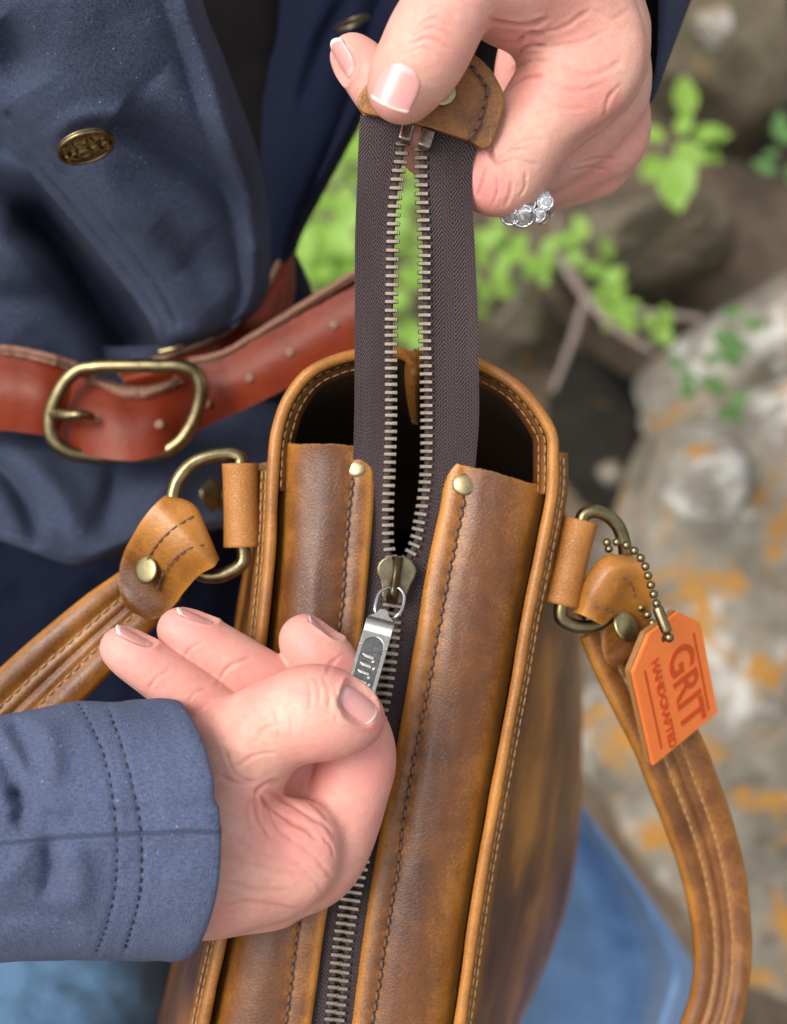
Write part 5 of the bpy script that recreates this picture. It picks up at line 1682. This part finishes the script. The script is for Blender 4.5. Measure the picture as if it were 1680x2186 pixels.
# ---- sleeve of the lower arm: ellipse sections along the forearm ------------------
def sleeve():
    # centre line (u, v, d), half height px, half depth m
    sec = [(-760, 1800, .382, 320, .040), (-420, 1800, .376, 300, .036), (-200, 1800, .372, 280, .033), (-40, 1795, .369, 262, .030), (60, 1785, .367, 266, .029), (160, 1775, .366, 274, .028), (260, 1772, .366, 277, .0275), (350, 1772, .366, 278, .0275), (394, 1773, .366, 279, .028), (408, 1773, .3662, 277, .028)]
    n, k = 200, 150
    c = catmull(np.array(sec, float), n)
    th = np.linspace(0, 2 * math.pi, k, endpoint=False)
    # th = 0 faces the camera, pi/2 up
    ce, se = np.cos(th), np.sin(th)
    g = np.zeros((n, k, 3))
    s = np.linspace(0, 1, n)[:, None]
    sup = np.sign(ce) * np.abs(ce) ** .85
    hv = c[:, 3:4] * (1.0 + 0 * s)
    g[..., 1] = c[:, 1:2] - hv * se[None]
    g[..., 2] = c[:, 2:3] - c[:, 4:5] * sup[None]
    # cuff rim bows towards the hand on the near side
    bow = 48 * np.clip(ce, -.3, 1)[None] * s ** 3 - 34 * np.clip(se, 0, 1)[None] ** 2 * s ** 3 - 24 * np.clip(-se, 0, 1)[None] ** 3 * s ** 3
    g[..., 0] = c[:, 0:1] + bow
    uv = g[..., :2].reshape(-1, 2)
    fr = (ce > -.1)[None] * np.ones((n, 1))
    dd = np.zeros(n * k)
    def F(pts, w, amp, cap=True):
        nonlocal dd
        q, t = polyline_dist(uv, np.array(pts, float))
        tp = np.clip(np.minimum(t, 1 - t) * 5 + .1, 0, 1) if cap else 1
        dd = dd + amp * np.exp(-(q / w) ** 2) * tp
    # stitched cuff turn-up: two shallow valleys
    F([(165, 1500), (200, 1560), (232, 1650), (244, 1740), (250, 1830), (240, 1920), (222, 1990), (200, 2050)], 5, .0007, False)
    F([(225, 1495), (262, 1600), (284, 1680), (298, 1760), (302, 1830), (296, 1920), (280, 1980), (262, 2040)], 5, .0007, False)
    # long seam
    F([(-40, 1770), (30, 1774), (62, 1752), (110, 1738), (200, 1732), (310, 1724), (440, 1712)], 4, .0010, False)
    F([(-40, 1758), (30, 1762), (58, 1742), (110, 1726), (200, 1720), (310, 1712), (440, 1700)], 6, -.0006, False)
    # folds towards the elbow
    F([(20, 1530), (60, 1600), (80, 1660)], 24, .0042); F([(-40, 1560), (20, 1640), (60, 1720)], 24, .0036); F([(90, 1530), (110, 1600), (108, 1680)], 26, -.0025)
    F([(105, 1780), (112, 1850), (90, 1920)], 20, .0034); F([(60, 1790), (40, 1850), (-20, 1900)], 30, -.0028); F([(150, 1790), (170, 1880), (150, 1960)], 30, -.0025)
    F([(-40, 1960), (80, 1950), (180, 1980)], 26, .0022); F([(20, 1680), (50, 1720), (30, 1760)], 16, .004)
    g[..., 2] += (dd.reshape(n, k) * fr) + .0016 * fbm(np.stack([g[..., 0] * .008, g[..., 1] * .008, np.broadcast_to(ce, (n, k))], -1), 3, 51)
    g[..., 1] += 5 * fbm(np.stack([g[..., 0] * .012, np.broadcast_to(se * 2, (n, k)), np.broadcast_to(ce * 2, (n, k))], -1), 3, 55)
    # step at the seam end: the lower cuff edge sits a little proud
    stp = np.clip((g[..., 1] - 1712) / 6, 0, 1) * np.clip(s, 0, 1) ** 8 * 7
    g[..., 0] += stp
    w = P(g)
    nn = grid_normals(w, True)
    ax = P(c[:, :3])
    if ((w - ax[:, None]) * nn).sum(-1).mean() < 0: nn = -nn
    inner = w - nn * .0024
    # rolled rim
    rim = [w[-1] + (w[-1] - w[-2]) / np.linalg.norm(w[-1] - w[-2], axis=1, keepdims=True) * e - nn[-1] * d_ for e, d_ in ((.0009, .0006), (.0011, .0013), (.0008, .0020))]
    allr = np.concatenate([w, np.array(rim), inner[::-1]])
    F_ = grid_faces(len(allr), k, closed_c=True)
    su = np.linalg.norm(np.diff(P(c[:, :3]), axis=0), axis=1).cumsum(); su = np.r_[0, su]
    su = np.r_[su, [su[-1]] * 3, su[::-1]]
    uvv = np.stack(np.meshgrid(np.linspace(0, .235, k), su), -1)
    o = obj('sleeve', allr.reshape(-1, 3), F_[:, ::-1], M['cuff'], jacket, uv=uvv)
    for ln, L in (([(165, 1500), (200, 1560), (232, 1650), (244, 1740), (250, 1830), (240, 1920), (222, 1990), (200, 2040)], .0026), ([(225, 1500), (262, 1600), (284, 1680), (298, 1760), (302, 1830), (296, 1920), (280, 1980), (262, 2035)], .0026)):
        cc = catmull(np.array(ln, float), 160)
        # look up the sleeve surface at those points
        gf = g[:, :][:, ce > 0]
        G = gf.reshape(-1, 3)
        pts = []
        for (x, y) in cc:
            j = np.argmin((G[:, 0] - x) ** 2 + (G[:, 1] - y) ** 2)
            pts.append((x, y, G[j, 2]))
        pts = np.array(pts)
        kk = np.ones(9) / 9
        pts[:, 2] = np.convolve(np.pad(pts[:, 2], 4, mode='edge'), kk, 'valid')
        stitches('stitching', P(pts), L, .00030, M['thread_dark'], jacket, holes=False, lift=-.00005, gap=.45)
    return o
sleeve()

# ---- cuff of the upper arm: a wide opening seen past the wrist ---------------------
def cuff2():
    k, n = 110, 40
    th = np.linspace(0, 2 * math.pi, k, endpoint=False)
    secs = [(1196, 20, .425, 226, 252, .030), (1225, -60, .430, 226, 250, .030), (1262, -180, .440, 235, 250, .032), (1330, -420, .47, 250, 260, .036)]
    c = catmull(np.array(secs, float), n)
    g = np.zeros((n, k, 3))
    sc_ = np.sign(np.cos(th)) * np.abs(np.cos(th)) ** .55; ss_ = np.sign(np.sin(th)) * np.abs(np.sin(th)) ** .55
    g[..., 0] = c[:, 0:1] + c[:, 3:4] * sc_[None]
    g[..., 1] = c[:, 1:2] - c[:, 4:5] * ss_[None]
    g[..., 2] = c[:, 2:3] - c[:, 5:6] * np.sin(th + .6)[None] * .6
    g[..., 2] += .002 * fbm(np.stack([g[..., 0] * .01, g[..., 1] * .01, g[..., 2] * 0], -1), 2, 61)
    w = P(g)
    ax = w.mean(1)
    nn = grid_normals(w, True)
    if ((w - ax[:, None]) * nn).sum(-1).mean() < 0: nn = -nn
    inner = w - nn * .0032
    e = (w[0] - w[1]); e /= np.linalg.norm(e, axis=1, keepdims=True)
    rim = [w[0] + e * .0012 - nn[0] * .0010, w[0] + e * .0012 - nn[0] * .0022]
    allr = np.concatenate([w[::-1], np.array(rim), inner])
    fm = np.r_[np.zeros((n + 1) * k), np.ones((n + 0) * k)]
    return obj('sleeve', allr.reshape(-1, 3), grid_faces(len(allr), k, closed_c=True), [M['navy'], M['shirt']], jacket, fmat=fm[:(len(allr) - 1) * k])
cuff2()

# ---- metal buttons -----------------------------------------------------------------
def button(u, v, d, rpx, n, xd, word=True, mat='brass'):
    R0 = rpx * d / FP
    V, F = dome_mesh(R0, R0 * .12, 36)
    B = basis(n, xd); o_ = P(u, v, d)
    b = obj('button', place(V, o_, B), F, M[mat], jacket)
    a = np.linspace(0, 2 * math.pi, 48, endpoint=False)
    ring = np.c_[R0 * .93 * np.cos(a), R0 * .93 * np.sin(a), np.full(48, R0 * .10)]
    V, F = tube_mesh(place(ring, o_, B), R0 * .075, 8, closed=True)
    obj('button_rim', V, F, M[mat], jacket)
    if word:
        text('button_word', 'KORS', R0 * .62, (0, -R0 * .18), M['brass_rivet'], jacket, R0 * .16, R0 * .05, o_, B, bold=.00004)
        text('button_word', 'MICHAEL', R0 * .34, (0, R0 * .42), M['brass_rivet'], jacket, R0 * .12, R0 * .04, o_, B)
    return b
button(182, 310, .4118, 63, cdir(.34, -.92, .22), cdir(.94, .35, 0))
button(452, 1056, .500, 36, cdir(.75, .1, .55), cdir(0, 1, 0), False, 'brass_dark')
button(752, 52, .478, 42, cdir(-.35, .80, .45), cdir(1, .45, .0), False, 'brass_dark')

# ---- belt ---------------------------------------------------------------------------
def band(nm, rows, nr=60, nc=26, mats=None, parent=None, thick=.0040, nz=.0008, face=None):
    g = P(folded(rows, nr, nc, (), nz, 71))
    return sheet(nm, g, mats or [M['belt'], M['belt_back'], M['belt_back']], parent, thick=thick, face=face)
# rows run along the belt; each row goes from the top edge to the bottom edge
belt = band('belt', [
 [(-200, 735, .4835), (-200, 830, .4800), (-200, 915, .4835)],
 [(-40, 742, .4830), (-40, 835, .4795), (-40, 915, .4830)],
 [(40, 752, .4826), (40, 840, .4790), (35, 922, .4826)],
 [(110, 768, .4826), (105, 850, .4790), (98, 930, .4826)],
 [(160, 786, .4860), (150, 860, .4830), (140, 936, .4862)],
 [(210, 806, .4930), (205, 870, .4910), (200, 940, .4935)]], parent=person, nz=.0003)
band('belt_tongue', [
 [(96, 792, .4915), (92, 864, .4895), (96, 936, .4905)],
 [(140, 796, .4870), (136, 874, .4830), (135, 954, .4830)],
 [(185, 810, .4820), (186, 888, .4775), (186, 972, .4765)],
 [(235, 826, .4795), (238, 903, .4745), (240, 981, .4735)],
 [(285, 834, .4792), (288, 907, .4742), (290, 983, .4732)],
 [(335, 828, .4800), (338, 896, .4755), (345, 968, .4755)],
 [(378, 810, .4840), (385, 874, .4810), (396, 938, .4820)],
 [(412, 790, .4880), (422, 854, .4855), (432, 914, .4870)],
 [(470, 762, .4885), (486, 822, .4860), (500, 884, .4885)],
 [(540, 720, .4868), (560, 782, .4842), (580, 846, .4868)],
 [(620, 672, .4842), (645, 735, .4816), (668, 800, .4842)],
 [(700, 622, .4812), (728, 686, .4786), (752, 756, .4812)],
 [(780, 575, .4782), (806, 636, .4756), (826, 706, .4782)],
 [(812, 560, .4770), (830, 606, .4750), (835, 660, .4770)]], nr=150, parent=belt, nz=.0003)
band('belt_back_loop', [
 [(250, 792, .510), (262, 810, .506), (275, 832, .508)],
 [(340, 764, .508), (352, 786, .503), (365, 812, .506)],
 [(420, 738, .508), (440, 764, .503), (460, 796, .506)],
 [(495, 694, .510), (520, 722, .505), (545, 756, .508)],
 [(552, 634, .516), (580, 664, .511), (608, 700, .514)],
 [(588, 570, .524), (606, 600, .520), (628, 640, .522)],
 [(606, 515, .535), (618, 540, .531), (630, 570, .534)],
 [(612, 470, .545), (620, 490, .543), (626, 510, .545)]], nr=90, parent=belt)
def belt_edge(pts, w0, parent, dd=-.002):
    c = catmull(np.array(pts, float), 80)
    t = np.gradient(c[:, :2], axis=0); t /= np.linalg.norm(t, axis=1, keepdims=True)
    nr_ = np.c_[-t[:, 1], t[:, 0]]
    s_ = np.sin(np.linspace(0, math.pi, 80)) ** .5 * w0
    a, m_, b = c.copy(), c.copy(), c.copy()
    a[:, :2] -= nr_ * s_[:, None] * .5; b[:, :2] += nr_ * s_[:, None] * .5; a[:, 2] += .004; b[:, 2] += .0015
    g = np.stack([a, m_, b], 1)
    g = np.stack([catmull(r, 8) for r in g])
    g[..., 2] += .0007 * fbm(np.stack([g[..., 0] * .08, g[..., 1] * .08, g[..., 0] * 0], -1), 3, 91) + dd
    g[..., 1] += .8 * fbm(np.stack([g[..., 0] * .1, g[..., 0] * 0, g[..., 0] * 0], -1), 2, 92)
    return sheet('belt_edge', P(g), M['belt_back'], parent, thick=.002)
belt_edge([(186, 806, .482), (225, 820, .4795), (270, 836, .478), (315, 836, .478), (352, 824, .480), (384, 806, .483)], 26, belt)
belt_edge([(400, 776, .490), (470, 758, .489), (540, 718, .487), (620, 668, .483), (700, 618, .479), (780, 572, .475), (815, 556, .474)], 17, belt)
belt_edge([(250, 792, .509), (340, 766, .507), (420, 738, .507), (495, 696, .509), (552, 636, .515), (590, 570, .523), (607, 515, .534)], 20, belt)
belt_edge([(-200, 733, .485), (-40, 741, .483), (40, 750, .482), (110, 766, .481), (165, 786, .486)], 9, belt)
# holes with pale rims
def belt_hole(u, v, d, parent):
    """punched hole whose pale, fluffed fibres show"""
    R0 = 10 * d / FP
    V, F = dome_mesh(R0, R0 * .35, 14, 3)
    V = V * (1 + .12 * vnoise(V * 900, 3))[:, None]
    o = obj('belt_hole', place(V, P(u, v, d), basis(VIEW)), F, M['belt_back'], parent)
    return o
for u, v, d in ((340, 906, .4752), (206, 893, .4762), (440, 862, .4858), (533, 806, .4850), (619, 752, .4822), (714, 692, .4788)):
    belt_hole(u, v, d - .0003, belt)
buckle = tube('belt_buckle', [(122, 846, .4745), (142, 812, .4735), (168, 790, .4728), (205, 783, .472), (270, 781, .4715), (340, 781, .4715), (392, 784, .472), (418, 798, .473), (429, 824, .474), (425, 864, .476), (408, 908, .4775), (384, 942, .4782), (350, 964, .479), (270, 972, .481), (190, 974, .480), (140, 962, .478), (112, 934, .477), (108, 890, .476)], 15.5, M['brass'], belt, n=160, closed=True, seg=14)
tube('buckle_prong', [(112, 886, .474), (150, 886, .4685), (180, 886, .4690), (196, 890, .4735)], [11, 12, 11, 9], M['brass'], belt, n=30, seg=12)
b2 = tube('belt_buckle', [(340, 752, .500), (372, 744, .499), (405, 731, .499), (436, 712, .501)], 8, M['brass'], belt, n=30)
tube('buckle_prong', [(371, 708, .498), (378, 724, .495), (386, 740, .497)], 8, M['silver'], belt, n=16)

# ---- rings on the ring finger ----------------------------------------------------------
ringo = tube('ring', [(1130, 398, .386), (1142, 418, .384), (1153, 442, .386), (1156, 468, .394), (1142, 450, .416), (1128, 410, .420), (1116, 388, .41)], 13, M['silver'], person, n=60, closed=True, seg=10)
tube('ring', [(1150, 388, .386), (1163, 410, .384), (1172, 434, .386), (1174, 456, .394), (1156, 440, .416), (1142, 400, .420), (1134, 380, .41)], 9, M['silver'], person, n=60, closed=True, seg=10)
def gem(u, v, d, rpx, n):
    R0 = rpx * d / FP
    V, F = [], []
    m = 10
    for r, z, o_ in ((.55, .35, 0), (.85, .22, .5), (1.0, 0, 0)):
        for k in range(m):
            a = 2 * math.pi * (k + o_) / m; V.append((r * R0 * math.cos(a), r * R0 * math.sin(a), z * R0))
    V.append((0, 0, -R0 * .8))
    F.append(tuple(range(m)))
    for i in range(2):
        for k in range(m):
            k2 = (k + 1) % m
            F.append((i * m + k, (i + 1) * m + k, i * m + k2)); F.append((i * m + k2, (i + 1) * m + k, (i + 1) * m + k2))
    for k in range(m): F.append((2 * m + k, 3 * m, 2 * m + (k + 1) % m))
    B = basis(n); p = P(u, v, d)
    g_ = obj('gemstone', place(np.array(V), p, B), F, M['diamond'], ringo, smooth=False)
    a = np.linspace(0, 2 * math.pi, 24, endpoint=False)
    V, F = tube_mesh(place(np.c_[R0 * 1.12 * np.cos(a), R0 * 1.12 * np.sin(a), 0 * a - R0 * .1], p, B), R0 * .20, 6, closed=True)
    pr = [(V, F)]
    for q in range(4):
        a = math.pi / 4 + q * math.pi / 2
        pts = place(np.array([(1.15 * R0 * math.cos(a), 1.15 * R0 * math.sin(a), -R0 * .5), (1.12 * R0 * math.cos(a), 1.12 * R0 * math.sin(a), R0 * .12), (.85 * R0 * math.cos(a), .85 * R0 * math.sin(a), R0 * .34)]), p, B)
        pr.append(tube_mesh(pts, R0 * .16, 6))
    V, F = join(pr); obj('gem_setting', V, F, M['silver'], ringo)
    pl = place(np.array([(R0 * .8 * math.cos(t_), R0 * .8 * math.sin(t_), -R0 * .85) for t_ in np.linspace(0, 2 * math.pi, 14, endpoint=False)]), p, B)
    obj('gem_seat', pl, [tuple(range(14))], M['silver_dark'], ringo)
gem(1088, 462, .3790, 18, cdir(-.35, -.55, .7)); gem(1116, 462, .3780, 22, cdir(-.1, -.60, .75))
gem(1143, 408, .3795, 15, cdir(-.1, .1, 1)); gem(1164, 432, .3795, 15, cdir(.2, -.2, 1)); gem(1150, 460, .3790, 13, cdir(.2, -.4, .9)); gem(1128, 436, .3795, 13, cdir(-.1, -.2, 1))

# ================================================================== rocky ground behind
KB = 1.32
_P0 = P
def P(u, v=None, d=None):
    if v is None:
        a = np.array(u, float); a[..., 2] *= KB
        return _P0(a)
    return _P0(u, v, np.asarray(d, float) * KB)

t = NT('ground_soil'); c = t.coord()
f = t.math('ADD', t.math('MULTIPLY', t.noise(c, 7, 5, .6), .7), t.math('MULTIPLY', t.noise(c, 60, 3), .3))
M['soil'] = t.set(color=t.ramp(f, [(.3, (.030, .022, .014)), (.55, (.115, .082, .052)), (.8, (.24, .19, .13))]), rough=.95, normal=t.bump(t.noise(c, 90, 4), .004, 1))
def rock_mat(name, base1, base2, white, orange, wsc=9.0, seed=0.0):
    t = NT(name); c = t.mapping(t.coord(), loc=(seed, seed * 1.7, 0))
    f = t.math('ADD', t.math('MULTIPLY', t.noise(c, 11, 5, .65), .65), t.math('MULTIPLY', t.noise(c, 70, 4, .7), .35))
    col = t.mix(t.maprange(f, .35, .65, 0, 1), base1, base2)
    w = t.maprange(t.noise(c, wsc, 4, .65, .4), .55 + .12 * (1 - white), .63 + .12 * (1 - white), 0, 1)
    col = t.mix(w, col, (.58, .56, .50))
    o = t.maprange(t.noise(t.mapping(c, loc=(4.3, 1.1, 7)), wsc * 2.6, 4, .7, .3), .53 + .12 * (1 - orange), .62 + .12 * (1 - orange), 0, 1)
    col = t.mix(o, col, (.40, .19, .035))
    return t.set(color=col, rough=.9, normal=t.bump(f, .02, .8), spec=.2)
M['rock_lichen'] = rock_mat('lichen_rock', (.085, .072, .05), (.34, .30, .235), 1.0, 1.02, 7.0)
M['rock_brown'] = rock_mat('brown_rock', (.075, .062, .038), (.165, .14, .095), .35, .05, 8.0, 3.0)
M['rock_pale'] = rock_mat('pale_rock', (.13, .11, .085), (.36, .33, .27), .9, .4, 9.0, 6.0)
M['rock_shade'] = rock_mat('shaded_rock', (.008, .007, .006), (.026, .022, .017), .0, .0, 9.0, 9.0)  # near-black colour stands for the shade in gaps between the stones

# ground sheet reaching the horizon
xs = np.concatenate([[-60, -20, -8, -4], np.linspace(-2, 2.4, 90), [4, 8, 20, 60]]); ys = np.concatenate([[-60, -20, -8, -4], np.linspace(-2, 2.4, 90), [4, 8, 20, 60]])
X, Y = np.meshgrid(xs, ys + .25)
Z = .05 * fbm(np.stack([X * 2.2, Y * 2.2, 0 * X], -1), 4, 81) - .03
near = np.clip(1 - np.hypot(X - .3, Y - .8) / 2.0, 0, 1)
Z -= .10 * near
gnd = obj('ground', np.stack([X, Y, Z], -1).reshape(-1, 3), grid_faces(len(ys), len(xs)), M['soil'])
tag(gnd, kind='structure')

def rock(nm, label, u, v, d, rx, ry, rz, mat, seed, rot=0.0, amp=.28, cat='rock', group=None, sub=5):
    """boulder: rx, ry px half sizes across the view, rz metres half depth"""
    c0 = P(u, v, d)
    th = thing(nm, label, cat, c0 - np.array([0, 0, .05]), group)
    bm = bmesh.new(); bmesh.ops.create_icosphere(bm, subdivisions=sub, radius=1)
    V = np.array([q.co[:] for q in bm.verts]); F = [tuple(q.index for q in f.verts) for f in bm.faces]; bm.free()
    n = V.copy()
    # flattened facets + erosion
    r = np.ones(len(V))
    rg = np.random.default_rng(seed)
    for k in range(14):
        a = rg.normal(size=3); a /= np.linalg.norm(a); h = rg.uniform(.62, .92)
        q = n @ a
        r = np.minimum(r, np.where(q > h * .6, h / np.maximum(q, 1e-3), 9))
    r = np.minimum(r, 1.1)
    r = r * (1 + amp * .5 * fbm(n * 1.6, 4, seed) + .05 * fbm(n * 7, 3, seed + 5))
    V = n * r[:, None]
    V[:, 0] *= rx * d * KB / FP; V[:, 1] *= ry * d * KB / FP; V[:, 2] *= rz * KB
    cr_, sr_ = math.cos(rot), math.sin(rot)
    V[:, 0], V[:, 1] = V[:, 0] * cr_ - V[:, 1] * sr_, V[:, 0] * sr_ + V[:, 1] * cr_
    W = C2W(V) - C2W(np.zeros(3)) + c0
    obj('stone', W, F, M[mat], th)
    return th
rock('boulder', 'large boulder crusted with white and orange lichen filling the lower right', 1640, 1560, 1.24, 560, 880, .26, 'rock_lichen', 4, rot=R(-6))
rock('boulder', 'pale grey boulder with rounded shoulder above the lichen boulder', 1660, 760, 1.27, 330, 210, .17, 'rock_pale', 9, rot=R(32))
rock('boulder', 'brown stone wedged left of the pale boulder behind twigs', 1370, 530, 1.36, 210, 105, .14, 'rock_brown', 14, rot=R(6))
rock('boulder', 'tall brown stone at the top right with a white stone on it', 1540, 150, 1.50, 190, 260, .2, 'rock_brown', 17, rot=R(12))
rock('boulder', 'stone coloured near black for the shaded gap in the top right corner', 1705, 40, 1.62, 110, 170, .15, 'rock_shade', 18)
rock('boulder', 'low brown stone just behind the open end of the bag', 1060, 690, 1.40, 180, 120, .12, 'rock_brown', 22, rot=R(-20))
rock('boulder', 'stone coloured near black for the shade deep in the hollow right of the bag rim', 1300, 950, 1.36, 150, 220, .10, 'rock_shade', 25)
rock('boulder', 'mossy brown stone behind the green leaves at left', 720, 330, 1.62, 260, 200, .16, 'rock_brown', 29)
rock('stone', 'small rounded pale stone above the chain in the dark hollow', 1305, 1010, 1.20, 34, 26, .02, 'rock_pale', 31, sub=3)
rock('stone', 'small pale stone low beside the hollow', 1380, 1130, 1.15, 60, 70, .04, 'rock_pale', 33, sub=4)
rock('stone', 'chalk white stone patch beside the brass chain', 1500, 1010, 1.02, 120, 100, .03, 'rock_pale', 36, sub=4, rot=R(-40))
rock('stone', 'white stone on the tall brown stone at the top', 1525, 60, 1.27, 48, 52, .03, 'rock_pale', 38, sub=4)

# leaves and twigs
def leaf_mat(name, c1, c2):
    t = NT(name); c = t.coord()
    col = t.mix(t.noise(c, 25, 2), c1, c2)
    t.set(color=col, rough=.45, spec=.4)
    tr = t.n('BsdfTranslucent'); t.put(tr.inputs[0], t.mix(.5, col, (.25, .55, .03)))
    mx = t.n('MixShader'); mx.inputs[0].default_value = .42
    t.l(t.b.outputs[0], mx.inputs[1]); t.l(tr.outputs[0], mx.inputs[2]); t.l(mx.outputs[0], t.out.inputs[0])
    return t.m
M['leaf'] = leaf_mat('fresh_leaf', (.22, .43, .05), (.38, .56, .12))
M['leaf2'] = leaf_mat('soft_leaf', (.09, .22, .06), (.15, .31, .10))
t = NT('twig_bark'); c = t.coord(); M['twig'] = t.set(color=t.mix(t.noise(c, 60, 3), (.14, .10, .085), (.30, .235, .20)), rough=.85)
def leaf_mesh(nm, mat, aspect=.5):
    V, F = [], []
    n = 9
    for i in range(n):
        s = i / (n - 1)
        w = aspect * .5 * math.sin(math.pi * s ** .85) ** .8
        z = -.18 * s * s
        V += [(-w, s, z + .10 * w), (-w * .5, s, z + .02 * w), (0, s, z - .03), (w * .5, s, z + .02 * w), (w, s, z + .10 * w)]
    for i in range(n - 1):
        for j in range(4):
            a = i * 5 + j; F.append((a, a + 1, a + 6, a + 5))
    me = bpy.data.meshes.new(nm); me.from_pydata(V, [], F); me.materials.append(mat); me.update()
    for p in me.polygons: p.use_smooth = True
    return me
LM = [leaf_mesh('leaf', M['leaf'], .62), leaf_mesh('leaf', M['leaf2'], .55)]
def plant(label, stems, leaves, kind=0, seed=0, group='leafy sprigs growing between the stones'):
    """stems: polylines (u,v,d); leaves: (u,v,d,len_px,angle_deg)"""
    rg = random.Random(seed)
    base = P(*stems[0][0])
    th = thing('leafy_plant', label, 'plant', base, group)
    for s in stems:
        tube('stem', s, 3.0, M['twig'], th, n=20, seg=6)
    for (u, v, d, L, ang) in leaves:
        o = bpy.data.objects.new('leaf', LM[kind]); COL.objects.link(o); o.parent = th
        a = R(ang)
        y = cdir(math.sin(a), math.cos(a), rg.uniform(-.1, .5))
        nrm_ = np.array([0, 0, 1.0]) + np.array([rg.uniform(-.5, .5), rg.uniform(-.5, .2), .6])
        nrm_ -= y * (nrm_ @ y); nrm_ /= np.linalg.norm(nrm_); x = np.cross(y, nrm_)
        m = Matrix(np.stack([x, y, nrm_], 1).tolist()).to_4x4()
        m.translation = Vector(P(u, v, d) - base_of(th)); s_ = L * d * KB / FP
        o.matrix_basis = m @ Matrix.Scale(s_, 4)
    return th
def scatter(cx, cy, rx, ry, n, d, L, seed, zd=.04):
    rg = random.Random(seed); out = []
    for _ in range(int(n * .62)):
        a = rg.uniform(0, 2 * math.pi); r = math.sqrt(rg.random())
        out.append((cx + rx * r * math.cos(a), cy + ry * r * math.sin(a), d + rg.uniform(-zd, zd), L * rg.uniform(.7, 1.3), rg.uniform(0, 360)))
    return out
plant('bright green sprig with one upright leaf at upper right', [[(1400, 330, 1.15), (1440, 280, 1.08), (1462, 240, 1.04)], [(1400, 330, 1.15), (1430, 370, 1.08), (1435, 400, 1.05)]],
      [(1462, 250, 1.02, 95, 3), (1480, 300, 1.03, 70, 60), (1500, 292, 1.04, 60, 85), (1420, 300, 1.04, 70, -60), (1440, 310, 1.03, 80, 120), (1428, 340, 1.03, 120, 172), (1440, 330, 1.03, 100, 165), (1410, 330, 1.06, 70, 215), (1390, 290, 1.06, 60, -90), (1450, 290, 1.02, 60, 20), (1500, 320, 1.05, 50, 120)], 0, 1)
plant('yellow green clump seen beyond the open zipper teeth', [[(870, 720, 1.3), (880, 600, 1.22), (868, 430, 1.2)]], scatter(880, 560, 34, 190, 34, 1.2, 60, 2) + scatter(870, 420, 26, 50, 8, 1.18, 60, 3), 0, 2)
plant('broad pale green clump between jacket and zipper', [[(700, 640, 1.3), (710, 500, 1.25), (730, 330, 1.22)], [(700, 640, 1.3), (670, 560, 1.25)]], scatter(705, 560, 75, 70, 46, 1.2, 70, 5) + scatter(735, 380, 40, 120, 40, 1.24, 64, 6) + scatter(650, 610, 40, 40, 14, 1.2, 60, 61), 0, 3)
plant('small leaved green sprig right of the zipper tape', [[(1080, 640, 1.3), (1100, 560, 1.22), (1060, 500, 1.2)], [(1080, 640, 1.3), (1140, 580, 1.22)]], scatter(1060, 520, 45, 55, 20, 1.2, 50, 8) + scatter(1130, 560, 50, 45, 20, 1.2, 48, 9) + scatter(1040, 620, 26, 60, 12, 1.24, 50, 10), 0, 4)
plant('thin green sprig trailing over the grey twigs', [[(1200, 500, 1.25), (1280, 580, 1.2), (1330, 660, 1.15), (1400, 720, 1.1)]], scatter(1225, 525, 36, 26, 12, 1.2, 46, 12) + scatter(1290, 590, 34, 40, 13, 1.18, 46, 13) + scatter(1325, 655, 34, 34, 13, 1.14, 48, 14) + scatter(1385, 705, 36, 22, 9, 1.1, 48, 15), 0, 5)
plant('dull green weed on the lichen boulder', [[(1540, 900, 1.06), (1520, 840, 1.04), (1470, 790, 1.02)]], scatter(1520, 850, 40, 40, 15, 1.02, 44, 17) + scatter(1465, 800, 26, 22, 7, 1.02, 40, 18), 1, 6)
plant('dull green weed higher on the pale boulder', [[(1580, 780, 1.06), (1560, 730, 1.04), (1560, 680, 1.04)]], scatter(1562, 715, 26, 55, 12, 1.04, 46, 20) + scatter(1530, 760, 22, 20, 5, 1.04, 40, 22), 1, 7)
plant('dim green leaves at the right edge of the frame', [[(1700, 380, 1.3), (1670, 350, 1.25), (1660, 320, 1.22)]], scatter(1668, 335, 34, 40, 10, 1.24, 50, 24), 1, 8)
for lab, pts, r_ in (('long grey twig running down right behind the tape', [(1190, 540, 1.2), (1240, 620, 1.17), (1300, 690, 1.14), (1390, 750, 1.10)], 14),
                     ('short grey twig pointing down left over the dark hollow', [(1250, 640, 1.17), (1225, 720, 1.15), (1180, 835, 1.12)], 13),
                     ('grey twig lying level beneath the brown stone', [(1330, 665, 1.16), (1420, 672, 1.14), (1500, 680, 1.12)], 13),
                     ('pale dry twig behind the small leaved sprig', [(1130, 590, 1.24), (1090, 660, 1.22), (1050, 700, 1.2)], 9),
                     ('thin upright twig above the dark gap', [(1185, 460, 1.3), (1195, 520, 1.26), (1200, 570, 1.22)], 8)):
    tw = tube('twig', pts, [r_, r_ * .9, r_ * .6], M['twig'], None, n=30, seg=8)
    tag(tw, lab, 'twig', 'bare twigs between the stones')
